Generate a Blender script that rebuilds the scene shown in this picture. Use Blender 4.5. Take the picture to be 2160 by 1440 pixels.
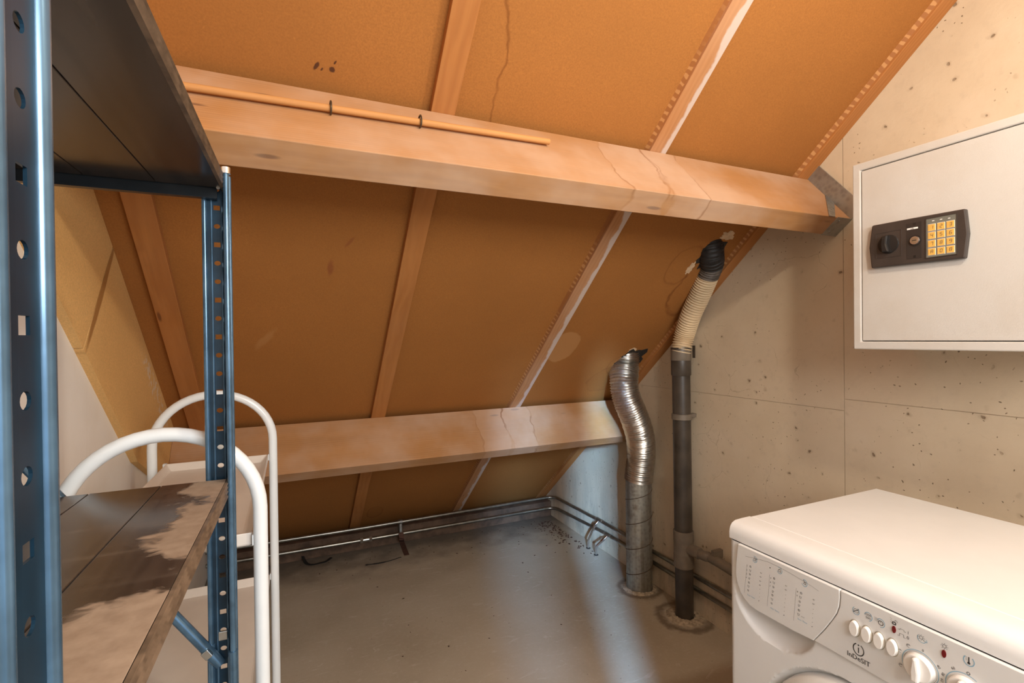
import bpy, bmesh, math, random
from mathutils import Vector, Matrix
random.seed(7)
S = bpy.context.scene
for o in list(bpy.data.objects): bpy.data.objects.remove(o)
COL = S.collection

# ------------------------------------------------------------------ camera
F_PX = 1039.47
CAM_H = 1.30
R_WC = Matrix(((0.9121972, -0.4095844, -0.0116980), (-0.0137060, -0.0019671, -0.9999041), (0.4095221, 0.9122701, -0.0074082)))
cam = bpy.data.cameras.new('camera'); camo = bpy.data.objects.new('camera', cam); COL.objects.link(camo)
cam.sensor_width = 36.0; cam.lens = F_PX / 2160 * 36; cam.clip_start = 0.02
r0, r1, r2 = R_WC[0], R_WC[1], R_WC[2]
camo.matrix_world = Matrix(((r0[0], -r1[0], -r2[0], 0), (r0[1], -r1[1], -r2[1], 0), (r0[2], -r1[2], -r2[2], CAM_H), (0, 0, 0, 1)))
S.camera = camo
CPOS = Vector((0, 0, CAM_H))

# ------------------------------------------------------------------ light and exposure
W = bpy.data.worlds.new('world'); S.world = W; W.use_nodes = True
W.node_tree.nodes['Background'].inputs[0].default_value = (0.62, 0.78, 1.0, 1)
W.node_tree.nodes['Background'].inputs[1].default_value = 1.0
S.view_settings.view_transform = 'Standard'; S.view_settings.look = 'None'
S.view_settings.exposure = 0.5; S.view_settings.gamma = 1.0; S.view_settings.use_curve_mapping = False

YB_ = -0.75
LAMP_POS = Vector((0.80, 0.0, 2.16))
LAMP_W = 22.0; LAMP_COL = (1.0, 0.88, 0.71)
def area(name, loc, target, sx, sy, watts, col):
    l = bpy.data.lights.new(name, 'AREA'); l.shape = 'RECTANGLE'; l.size = sx; l.size_y = sy; l.energy = watts; l.color = col
    o = bpy.data.objects.new(name, l); COL.objects.link(o); o.location = loc
    o.rotation_euler = (Vector(target) - Vector(loc)).to_track_quat('-Z', 'Y').to_euler()
    return o
# daylight beams through the narrow slit in the wall behind the camera
for (sx_, az, el, watts, spr) in ((-0.030, 0.37, -0.33, 1.3, 9), (0.012, 0.50, -0.31, 1.7, 5)):
    dl = area('daylight_slit', (sx_, YB_ - 0.03, 1.15), (sx_ + az, YB_ - 0.03 + 1.0, 1.15 + el), 0.045, 1.7, watts, (0.30, 0.58, 1.0))
    dl.data.spread = math.radians(spr)
# added soft fill light, shining in through the unseen opening behind the camera
area('fill_light', (0.54, -0.95, 1.70), (0.54, 0.5, 1.62), 0.92, 0.60, 24.0, (0.98, 0.975, 0.96))

# ------------------------------------------------------------------ pixel helpers (2160 x 1440 frame)
def ray(u, v): return R_WC.transposed() @ Vector(((u - 1080) / F_PX, (v - 720) / F_PX, 1))
def on(u, v, ax, val):
    w = ray(u, v); i = 'XYZ'.index(ax); return CPOS + w * ((val - CPOS[i]) / w[i])
def on_plane(u, v, p, n):
    w = ray(u, v); return CPOS + w * ((p - CPOS).dot(n) / w.dot(n))

# ------------------------------------------------------------------ room numbers
XW = 1.72            # concrete wall on the right
XL = -0.436          # plastered wall on the left
PHI = math.radians(40.25); CP, SP = math.cos(PHI), math.sin(PHI)
RT = 0.022           # batten thickness
NR = Vector((0, -SP, -CP))           # into the room
P0 = Vector((0, 0.751, 2.232))
def RP(x, s, h): return Vector((x, 0.751 + s * CP - h * SP, 2.232 - s * SP - h * CP))
def roof_px(u, v, h=0.0): return on_plane(u, v, P0 + NR * h, NR)
YB = -0.75           # wall behind the camera
ZC = 2.75            # flat ceiling over the ridge side
S_TOP = (2.232 - ZC) / SP
S_FLOOR = 2.232 / SP

# ------------------------------------------------------------------ node material helpers
class N:
    def __init__(s, name, rough=0.6, metal=0.0, spec=0.5):
        s.m = bpy.data.materials.new(name); s.m.use_nodes = True; s.t = s.m.node_tree
        s.b = s.t.nodes['Principled BSDF']; s.b.inputs['Roughness'].default_value = rough; s.b.inputs['Metallic'].default_value = metal
        s.b.inputs['Specular IOR Level'].default_value = spec
    def n(s, typ, **kw):
        x = s.t.nodes.new(typ)
        for k, v in kw.items(): setattr(x, k, v)
        return x
    def l(s, a, b): s.t.links.new(a, b)
    def put(s, sock, v):
        if hasattr(v, 'is_linked') or isinstance(v, bpy.types.NodeSocket): s.l(v, sock)
        else: sock.default_value = v
    def pos(s): return s.n('ShaderNodeNewGeometry').outputs['Position']
    def obj(s): return s.n('ShaderNodeTexCoord').outputs['Object']
    def vm(s, op, a, b=None, scale=None):
        x = s.n('ShaderNodeVectorMath', operation=op); s.put(x.inputs[0], a)
        if b is not None: s.put(x.inputs[1], b)
        if scale is not None: x.inputs['Scale'].default_value = scale
        return x.outputs['Value'] if op in ('DOT_PRODUCT', 'LENGTH') else x.outputs['Vector']
    def math(s, op, a, b=0.0, clamp=False):
        x = s.n('ShaderNodeMath', operation=op, use_clamp=clamp); s.put(x.inputs[0], a); s.put(x.inputs[1], b); return x.outputs[0]
    def noise(s, vec, scale, detail=4, rough=0.55, dist=0.0, color=False):
        x = s.n('ShaderNodeTexNoise'); s.put(x.inputs['Vector'], vec); x.inputs['Scale'].default_value = scale
        x.inputs['Detail'].default_value = detail; x.inputs['Roughness'].default_value = rough; x.inputs['Distortion'].default_value = dist
        return x.outputs['Color' if color else 'Fac']
    def vor(s, vec, scale, feat='F1', rnd=1.0):
        x = s.n('ShaderNodeTexVoronoi', feature=feat); s.put(x.inputs['Vector'], vec); x.inputs['Scale'].default_value = scale
        x.inputs['Randomness'].default_value = rnd
        return x.outputs['Distance']
    def ss(s, v, a, b, lo=0.0, hi=1.0):
        x = s.n('ShaderNodeMapRange', interpolation_type='SMOOTHSTEP'); s.put(x.inputs[0], v)
        for i, q in enumerate((a, b, lo, hi)): x.inputs[i + 1].default_value = q
        return x.outputs[0]
    def ramp(s, v, stops):
        x = s.n('ShaderNodeValToRGB'); s.put(x.inputs[0], v); e = x.color_ramp.elements
        while len(e) < len(stops): e.new(0.5)
        for q, (p, c) in zip(e, stops): q.position = p; q.color = (*c, 1)
        return x.outputs[0]
    def mix(s, fac, a, b, mode='MIX'):
        x = s.n('ShaderNodeMix', data_type='RGBA', blend_type=mode); s.put(x.inputs[0], fac)
        for i, q in ((6, a), (7, b)):
            s.put(x.inputs[i], (*q, 1) if isinstance(q, tuple) and len(q) == 3 else q)
        return x.outputs[2]
    def col(s, v): s.put(s.b.inputs['Base Color'], (*v, 1) if isinstance(v, tuple) else v); return s
    def rough(s, v): s.put(s.b.inputs['Roughness'], v); return s
    def bump(s, v, strength=0.3, dist=0.002):
        x = s.n('ShaderNodeBump'); s.put(x.inputs['Height'], v); x.inputs['Strength'].default_value = strength; x.inputs['Distance'].default_value = dist
        s.l(x.outputs[0], s.b.inputs['Normal']); return s
    def scl(s, vec, sc):
        x = s.n('ShaderNodeMapping'); s.put(x.inputs['Vector'], vec); x.inputs['Scale'].default_value = sc; return x.outputs[0]
    def spot(s, p, c, ea, ra, eb, rb, wob=0.35, wscale=9.0):
        """distance (1 = rim) from a wobbly ellipse round the point c with axes ea, eb"""
        d = s.vm('SUBTRACT', p, tuple(c))
        nz = s.vm('SUBTRACT', s.noise(p, wscale, 3, color=True), (0.5, 0.5, 0.5))
        d = s.vm('ADD', d, s.vm('SCALE', nz, scale=wob * min(ra, rb)))
        a = s.vm('DOT_PRODUCT', d, tuple(Vector(ea) / ra)); b = s.vm('DOT_PRODUCT', d, tuple(Vector(eb) / rb))
        return s.math('SQRT', s.math('ADD', s.math('MULTIPLY', a, a), s.math('MULTIPLY', b, b)))

def plain(name, c, rough=0.5, metal=0.0, var=0.06, scale=30, bump=0.0, spec=0.5):
    m = N(name, rough, metal, spec); o = m.obj(); f = m.noise(o, scale, 4)
    m.col(m.mix(m.ss(f, 0.3, 0.7), tuple(x * (1 - var) for x in c), tuple(min(1, x * (1 + var)) for x in c)))
    if bump: m.bump(f, bump, 0.001)
    return m.m

EX, ES = Vector((1, 0, 0)), Vector((0, CP, -SP))
def mat_fibre(name, base, stains=True):
    m = N(name, 0.82, spec=0.25); p = m.pos()
    f = m.noise(p, 260, 3, 0.7); g = m.noise(p, 3.0, 4)
    c = m.mix(m.ss(f, 0.25, 0.75), tuple(x * 0.86 for x in base), tuple(x * 1.12 for x in base))
    c = m.mix(m.ss(g, 0.35, 0.7, 0, 0.35), c, tuple(x * 0.80 for x in base))
    # loose fibres and scratches
    fl = m.vor(m.vm('ADD', p, m.vm('SCALE', m.noise(p, 40, 2, color=True), scale=0.02)), 60)
    c = m.mix(m.ss(fl, 0.10, 0.04, 0, 0.35), c, tuple(min(1, x * 1.5) for x in base))
    if stains:
        dk = tuple(x * q for x, q in zip(base, (0.52, 0.44, 0.36)))
        def ring(u, v, ra, rb, w, k, lo=0.12):
            nonlocal c
            d = m.spot(p, roof_px(u, v, -RT), EX, ra, ES, rb, 0.7)
            rm = m.math('MULTIPLY', m.ss(d, 1 - w, 1.0), m.ss(d, 1 + w, 1.0))
            rm = m.math('MULTIPLY', rm, m.ss(m.noise(p, 7, 3), 0.35, 0.6, 0.25, 1))
            c = m.mix(m.math('MULTIPLY', rm, k), c, dk)
            c = m.mix(m.ss(d, 1.0, 0.8, 0, lo), c, dk)
        def blot(u, v, ra, rb, k, colr, w=0.25, wob=0.9, ws=18, ea=EX, eb=ES):
            nonlocal c
            d = m.spot(p, roof_px(u, v, -RT), ea, ra, eb, rb, wob, ws)
            c = m.mix(m.ss(d, 1 + w, 1 - w, 0, k), c, colr)
        lt = tuple(min(1, q) for q in (base[0] * 1.25, base[1] * 1.5, base[2] * 2.2))
        ring(1470, 600, 0.10, 0.19, 0.10, 0.8); ring(1440, 560, 0.07, 0.10, 0.10, 0.5, 0.0)
        ring(1275, 800, 0.10, 0.10, 0.10, 0.6); ring(1300, 770, 0.05, 0.07, 0.12, 0.5)
        ring(985, 205, 0.075, 0.26, 0.07, 0.75, 0.0); ring(790, 1080, 0.05, 0.08, 0.15, 0.5)
        blot(1188, 732, 0.075, 0.105, 0.9, lt, 0.05, 0.35, 14)                 # torn face paper
        da = (EX * 0.5 - ES * 0.85).normalized(); db = (EX * 0.85 + ES * 0.5).normalized()
        blot(560, 715, 0.012, 0.055, 0.55, lt, 0.5, 1.6, 30, db, da)             # scuff
        blot(697, 565, 0.008, 0.030, 0.6, (0.22, 0.06, 0.02), 0.5, 1.2, 60, EX, ES)
        blot(738, 510, 0.005, 0.022, 0.5, (0.22, 0.06, 0.02), 0.5, 1.2, 60, db, da)
        for (u, v, a_, b_) in ((667, 139, .004, .010), (679, 146, .002, .004), (700, 147, .006, .006), (707, 132, .002, .005)):
            blot(u, v, a_, b_, 0.9, (0.06, 0.02, 0.01), 0.3, 1.0, 90, db, da)
    else:
        k1, k2 = on(240, 515, 'X', XL + 0.018), on(183, 725, 'X', XL + 0.018); dk = (k2 - k1).normalized(); nk = Vector((0, dk.z, -dk.y))
        d = m.spot(p, (k1 + k2) / 2 - nk * 0.006, dk, (k2 - k1).length * 0.56, nk, 0.013, 0.5, 14)
        c = m.mix(m.ss(d, 1.15, 0.75, 0, 0.8), c, (0.30, 0.12, 0.025))
        g1 = on(330, 830, 'X', XL + 0.018); d = m.spot(p, g1, (0, CP, -SP), 0.22, (0, SP, CP), 0.035, 1.5, 30)
        c = m.mix(m.math('MULTIPLY', m.ss(d, 1.2, 0.7), m.ss(m.noise(p, 45, 3), 0.48, 0.62, 0, 0.7)), c, (0.74, 0.62, 0.48))
    m.col(c).bump(f, 0.25, 0.001)
    return m.m

def mat_wood(name, base, along, dust=0.0, knots=True, grain=1.0, pale_edge=None, rings=()):
    """along: unit axis of the grain in world space"""
    m = N(name, 0.7, spec=0.3); p = m.pos()
    al = Vector(along); t1 = al.cross(Vector((0, SP, CP))); t1 = t1.normalized() if t1.length > 0.1 else Vector((0, 1, 0)); t2 = al.cross(t1)
    x = m.n('ShaderNodeCombineXYZ')
    m.l(m.vm('DOT_PRODUCT', p, tuple(al)), x.inputs[0]); m.l(m.vm('DOT_PRODUCT', p, tuple(t1)), x.inputs[1]); m.l(m.vm('DOT_PRODUCT', p, tuple(t2)), x.inputs[2])
    q = x.outputs[0]
    warp = m.vm('SCALE', m.vm('SUBTRACT', m.noise(m.scl(q, (1.6, 6, 6)), 1.5, 3, color=True), (.5, .5, .5)), scale=0.03)
    qq = m.vm('ADD', q, warp)
    w = m.n('ShaderNodeTexWave', wave_type='RINGS', rings_direction='X'); m.l(m.vm('ADD', m.scl(qq, (0.15, 1, 1)), (0, 0.13, 0.05)), w.inputs['Vector'])
    w.inputs['Scale'].default_value = 42; w.inputs['Distortion'].default_value = 2.5; w.inputs['Detail'].default_value = 2; w.inputs['Detail Scale'].default_value = 1.2
    fine = m.noise(m.scl(q, (3, 160, 160)), 1.0, 4, 0.6)
    big = m.noise(m.scl(q, (2.0, 9, 9)), 1.0, 3)
    c = m.mix(m.math('MULTIPLY', w.outputs['Fac'], 0.40 * grain), base, tuple(v * k for v, k in zip(base, (0.72, 0.60, 0.48))))
    c = m.mix(m.ss(fine, 0.35, 0.75, 0, 0.40), c, tuple(v * 0.78 for v in base))
    c = m.mix(m.ss(big, 0.4, 0.7, 0, 0.35), c, tuple(min(1, v * 1.25) for v in base))
    if knots:
        v = m.vor(m.scl(q, (3.2, 14, 14)), 1.0)
        c = m.mix(m.ss(v, 0.10, 0.05, 0, 0.75), c, tuple(v_ * k for v_, k in zip(base, (0.30, 0.22, 0.18))))
    if dust:
        dn = m.noise(p, 4.0, 4)
        c = m.mix(m.ss(dn, 0.3, 0.75, 0, dust), c, (0.66, 0.55, 0.46))
    for (u, v, s0, ra_, rb_) in rings:      # tide marks of old leaks
        d = m.spot(p, on_plane(u, v, RP(0, s0, 0), ES), EX, ra_, NR, rb_, 1.6, 7)
        c = m.mix(m.math('MULTIPLY', m.math('MULTIPLY', m.ss(d, 0.92, 1.0), m.ss(d, 1.06, 1.0)), m.ss(m.noise(p, 8, 3), 0.4, 0.6, 0, 0.5)), c, tuple(v_ * k for v_, k in zip(base, (0.5, 0.38, 0.32))))
        c = m.mix(m.ss(d, 1.0, 0.9, 0, 0.12), c, (0.66, 0.52, 0.42))
    if pale_edge is not None:      # paler band with a ragged rim along one edge
        e = m.math('ADD', m.vm('DOT_PRODUCT', p, (1, 0, 0)), m.math('MULTIPLY', m.math('SUBTRACT', m.noise(p, 9, 4), 0.5), 0.05))
        c = m.mix(m.ss(e, pale_edge - 0.004, pale_edge + 0.004, 0, 0.75), c, (0.60, 0.52, 0.47))
    m.col(c).bump(fine, 0.2, 0.001)
    return m.m

def mat_concrete_wall():
    m = N('wall concrete', 0.86, spec=0.2); p = m.pos()
    g = m.noise(p, 2.2, 5, 0.6); f = m.noise(p, 30, 4, 0.65)
    c = m.ramp(g, [(0.25, (0.54, 0.42, 0.29)), (0.55, (0.62, 0.50, 0.355)), (0.8, (0.67, 0.555, 0.42))])
    c = m.mix(m.ss(f, 0.5, 0.8, 0, 0.25), c, (0.42, 0.335, 0.25))
    wp = m.vm('ADD', p, m.vm('SCALE', m.noise(p, 25, 2, color=True), scale=0.03))
    v = m.vor(wp, 17); msk = m.ss(m.noise(p, 4.5, 3), 0.40, 0.52)
    pores = m.math('MULTIPLY', m.ss(v, 0.10, 0.055), msk)
    v2 = m.vor(m.vm('ADD', wp, (3.1, 1.7, 0.4)), 46); pores2 = m.math('MULTIPLY', m.ss(v2, 0.12, 0.07), m.ss(m.noise(p, 3.1, 2), 0.42, 0.55))
    allp = m.math('MAXIMUM', pores, pores2)
    c = m.mix(m.math('MULTIPLY', allp, 0.85), c, (0.13, 0.085, 0.05))
    halo = m.math('MULTIPLY', m.ss(v, 0.22, 0.10, 0, 0.35), msk); c = m.mix(halo, c, (0.36, 0.26, 0.17))
    # hairline cracks
    cr = m.vor(m.vm('ADD', p, m.vm('SCALE', m.noise(p, 9, 4, color=True), scale=0.10)), 4.2, 'DISTANCE_TO_EDGE')
    c = m.mix(m.math('MULTIPLY', m.ss(cr, 0.006, 0.002, 0, 0.35), m.ss(m.noise(p, 5.5, 2), 0.56, 0.66)), c, (0.25, 0.17, 0.10))
    # darker streaks towards the foot of the wall
    z = m.vm('DOT_PRODUCT', p, (0, 0, 1)); dm = m.math('MULTIPLY', m.ss(z, 0.62, 0.05, 0, 0.45), m.ss(m.noise(m.scl(p, (1, 5, 1.2)), 3.0, 4), 0.40, 0.72))
    c = m.mix(dm, c, (0.17, 0.145, 0.12))
    h = m.math('SUBTRACT', f, m.math('MULTIPLY', allp, 3.0))
    m.col(c).bump(h, 0.35, 0.0025)
    return m.m

def mat_floor():
    m = N('floor concrete', 0.6, spec=0.35); p = m.pos()
    g = m.noise(p, 1.8, 5, 0.6); f = m.noise(p, 55, 4, 0.7)
    c = m.ramp(g, [(0.25, (0.37, 0.305, 0.22)), (0.5, (0.455, 0.385, 0.29)), (0.78, (0.53, 0.455, 0.355))])
    c = m.mix(m.ss(f, 0.45, 0.8, 0, 0.3), c, (0.58, 0.53, 0.45))
    sw = m.noise(m.scl(p, (5, 16, 1)), 1.3, 3, 0.6, 2.0)
    c = m.mix(m.ss(sw, 0.60, 0.70, 0, 0.30), c, (0.66, 0.62, 0.55))
    sp = m.vor(p, 34); c = m.mix(m.math('MULTIPLY', m.ss(sp, 0.075, 0.045), m.ss(m.noise(p, 6, 2), 0.5, 0.6)), c, (0.07, 0.05, 0.04))
    # darker towards the eaves, with a ragged edge
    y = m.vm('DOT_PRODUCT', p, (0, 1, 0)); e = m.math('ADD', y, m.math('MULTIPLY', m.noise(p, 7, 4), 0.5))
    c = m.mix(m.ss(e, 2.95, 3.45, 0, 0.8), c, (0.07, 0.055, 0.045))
    for (cx, cy, ra) in ((1.650, 1.753, 0.115), (1.628, 2.053, 0.10)):
        d = m.spot(p, (cx, cy, 0), (1, 0, 0), ra, (0, 1, 0), ra, 0.5, 22)
        rg = m.math('MULTIPLY', m.ss(d, 0.70, 1.0), m.ss(d, 1.30, 1.0)); c = m.mix(m.math('MULTIPLY', rg, 0.7), c, (0.10, 0.065, 0.04))
        c = m.mix(m.ss(d, 0.95, 0.6, 0, 0.4), c, (0.52, 0.44, 0.34))
    m.col(c).bump(f, 0.2, 0.0015).rough(m.ss(g, 0.3, 0.7, 0.5, 0.72))
    return m.m

def mat_plaster():
    m = N('plaster white', 0.7, spec=0.3); p = m.pos(); g = m.noise(p, 3.5, 5, 0.6)
    c = m.mix(m.ss(g, 0.35, 0.75), (0.86, 0.82, 0.77), (0.80, 0.74, 0.67))
    st = m.noise(m.scl(p, (1, 9, 0.8)), 2.4, 4); c = m.mix(m.ss(st, 0.58, 0.8, 0, 0.3), c, (0.62, 0.50, 0.38))
    m.col(c).bump(g, 0.15, 0.004); return m.m

def mat_galv(name, base=(0.36, 0.37, 0.36), rough=0.42, rust=0.25, streak=False):
    m = N(name, rough, 0.8); o = m.obj(); v = m.vor(o, 60); g = m.noise(o, 14, 4)
    c = m.mix(m.ss(v, 0.1, 0.7), tuple(x * 0.88 for x in base), tuple(x * 1.12 for x in base))
    if streak:
        t = m.noise(m.scl(o, (40, 40, 2.5)), 1.0, 4); c = m.mix(m.ss(t, 0.42, 0.68, 0, 0.6), c, (0.17, 0.145, 0.11))
    c = m.mix(m.ss(g, 0.52, 0.70, 0, rust), c, (0.13, 0.07, 0.035))
    m.col(c).rough(m.ss(g, 0.3, 0.8, rough - 0.08, rough + 0.2)); return m.m

M = {}
P1F, P2F = 0.575, 1.984
M['fibre'] = mat_fibre('ceiling fibreboard', (0.36, 0.142, 0.033))
M['fibre_light'] = mat_fibre('fibreboard strip', (0.76, 0.455, 0.175), False)
M['wood_x'] = mat_wood('purlin pine', (0.42, 0.205, 0.076), (1, 0, 0), 0.32, rings=((1320, 330, P1F, .085, .30), (1098, 900, P2F, .07, .26)))
M['wood_rib'] = mat_wood('batten pine', (0.42, 0.168, 0.044), tuple(ES), 0.03)
M['wood_rib_pale'] = mat_wood('batten pine pale', (0.44, 0.20, 0.075), tuple(ES), 0.12, pale_edge=1.040)  # slightly paler pine with a pale band along one edge
M['dowel'] = mat_wood('dowel ramin', (0.52, 0.25, 0.085), (1, 0, 0), 0.0, False, 0.3)
M['concrete'] = mat_concrete_wall(); M['floor'] = mat_floor(); M['plaster'] = mat_plaster()
M['galv'] = mat_galv('hanger galvanised'); M['duct'] = mat_galv('duct galvanised', (0.40, 0.39, 0.34), 0.48, 0.45, True)
M['duct_seam'] = plain('rusty seam', (0.10, 0.065, 0.04), 0.7, 0.3, 0.4, 50)
M['alu'] = plain('aluminium foil', (0.60, 0.59, 0.56), 0.30, 1.0, 0.12, 60)
M['pvc'] = plain('dark waste pipe', (0.050, 0.038, 0.028), 0.38, 0, 0.35, 12)
M['pvc_grey'] = plain('grey pvc', (0.17, 0.135, 0.10), 0.45, 0, 0.15, 16)
M['hose'] = plain('cream hose', (0.66, 0.50, 0.31), 0.5, 0, 0.10, 12)
M['hose_grey'] = plain('grey hose end', (0.10, 0.075, 0.055), 0.6, 0, 0.4, 30)
M['tape'] = plain('black foil wrap', (0.012, 0.011, 0.011), 0.55, 0, 0.4, 60, 0.4)
M['steel_pipe'] = plain('zinc pipe', (0.33, 0.32, 0.28), 0.33, 0.95, 0.2, 25)
M['chrome'] = plain('chrome', (0.75, 0.77, 0.8), 0.16, 1.0, 0.05, 20)
M['brass'] = plain('hook steel', (0.10, 0.075, 0.05), 0.35, 0.7, 0.1, 20)
M['post'] = plain('post sheen paint', (0.095, 0.175, 0.26), 0.22, 0.55, 0.3, 18)  # blue paint, base lightened to carry the cool sheen on the beads
M['post_plate'] = plain('post plate paint', (0.010, 0.034, 0.060), 0.30, 0.3, 0.3, 18)
M['post_dark'] = plain('rail paint', (0.010, 0.016, 0.022), 0.3, 0.2, 0.2, 18)
M['zinc'] = plain('zinc nut', (0.6, 0.62, 0.6), 0.3, 1.0, 0.1, 40)
M['white_tube'] = plain('white enamel', (0.81, 0.84, 0.85), 0.22, 0, 0.02, 10)
M['tray'] = plain('tray enamel', (0.74, 0.67, 0.60), 0.33, 0, 0.04, 8)
M['appliance'] = plain('appliance white', (0.80, 0.79, 0.77), 0.30, 0, 0.02, 8)
M['fascia'] = plain('fascia plastic', (0.74, 0.725, 0.70), 0.38, 0, 0.02, 10)
M['button'] = plain('button plastic', (0.86, 0.82, 0.77), 0.30, 0, 0.02, 10)
M['door_gap'] = plain('door recess', (0.40, 0.36, 0.27), 0.5, 0, 0.05, 10)
M['glass'] = plain('door glass', (0.05, 0.05, 0.05), 0.05)
M['led'] = plain('red lens', (0.16, 0.012, 0.012), 0.2)
M['ink'] = plain('dark print', (0.055, 0.055, 0.055), 0.6); M['ink_blue'] = plain('blue print', (0.24, 0.43, 0.56), 0.6)
M['ink_grey'] = plain('grey print', (0.20, 0.19, 0.18), 0.6)
def mat_safe():
    m = N('safe powder coat', 0.48, spec=0.35); p = m.pos(); f = m.noise(p, 420, 2); g = m.noise(p, 6, 3)
    c = m.mix(m.ss(g, 0.4, 0.75), (0.56, 0.53, 0.49), (0.53, 0.485, 0.43)); m.col(c).bump(f, 0.35, 0.0008); return m.m
M['safe'] = mat_safe()
M['black_plastic'] = plain('lock plastic', (0.045, 0.035, 0.030), 0.36, 0, 0.1, 30)
M['black_gloss'] = plain('knob plastic', (0.02, 0.018, 0.017), 0.18)
M['key_gold'] = plain('key membrane', (0.70, 0.40, 0.09), 0.35, 0, 0.08, 40)
M['key_plate'] = plain('keypad plate', (0.20, 0.21, 0.18), 0.35, 0.3)
M['white_label'] = plain('white label', (0.8, 0.76, 0.72), 0.6)
M['dark_gap'] = plain('dark gap', (0.02, 0.016, 0.012), 0.8)
M['rubber'] = plain('black rubber strip', (0.012, 0.012, 0.012), 0.6)
M['strap'] = plain('brown strap', (0.075, 0.030, 0.018), 0.8, 0, 0.3, 80, 0.3)
M['crumbs'] = plain('dirt crumbs', (0.07, 0.035, 0.022), 0.9, 0, 0.5, 90)
def mat_shelf():
    m = N('shelf laminate', 0.32, spec=0.5); p = m.pos()
    w = m.noise(m.scl(p, (70, 3, 70)), 1, 4, 0.6)
    c = m.mix(m.ss(w, 0.3, 0.75), (0.026, 0.021, 0.018), (0.055, 0.042, 0.033))
    z = m.vm('DOT_PRODUCT', m.n('ShaderNodeNewGeometry').outputs['Normal'], (0, 0, 1))
    d = m.noise(m.vm('ADD', p, m.vm('SCALE', m.noise(p, 14, 3, color=True), scale=0.06)), 7, 5, 0.62)
    # dust and wear lie towards the front edge and the near end of the lower shelf
    xw = m.vm('DOT_PRODUCT', p, (1, 0, 0)); yw = m.vm('DOT_PRODUCT', p, (0, 1, 0))
    k = m.math('ADD', m.math('ADD', d, m.ss(xw, -0.24, -0.11, -0.22, 0.15)), m.ss(yw, 0.62, 0.40, 0.0, 0.20))
    du = m.math('MULTIPLY', m.ss(k, 0.57, 0.65, 0, 0.85), m.ss(z, 0.5, 0.9))
    film = m.math('MULTIPLY', m.ss(m.noise(m.scl(p, (4, 40, 1)), 1, 4), 0.45, 0.75, 0, 0.25), m.ss(z, 0.5, 0.9)); c = m.mix(film, c, (0.20, 0.16, 0.13))
    c = m.mix(du, c, m.mix(m.noise(p, 60, 3), (0.24, 0.16, 0.105), (0.50, 0.38, 0.28)))
    m.col(c).rough(m.math('ADD', m.math('MULTIPLY', du, 0.5), 0.22)); return m.m
M['shelf'] = mat_shelf()
M['rim'] = plain('rim laminate', (0.15, 0.105, 0.07), 0.4, 0, 0.35, 40)
def mat_seam():
    m = N('glue seam', 0.7); p = m.pos(); s_ = m.vm('DOT_PRODUCT', p, tuple(ES))
    a = m.math('SINE', m.math('ADD', m.math('MULTIPLY', s_, 300.0), m.math('MULTIPLY', m.noise(p, 30, 2), 6.0)))
    k = m.math('MULTIPLY', m.ss(a, 0.0, 0.6), m.ss(m.noise(p, 5, 2), 0.35, 0.5))
    m.col(m.mix(k, (0.33, 0.125, 0.032), (0.50, 0.245, 0.085))); return m.m
M['seam'] = mat_seam()

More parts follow.
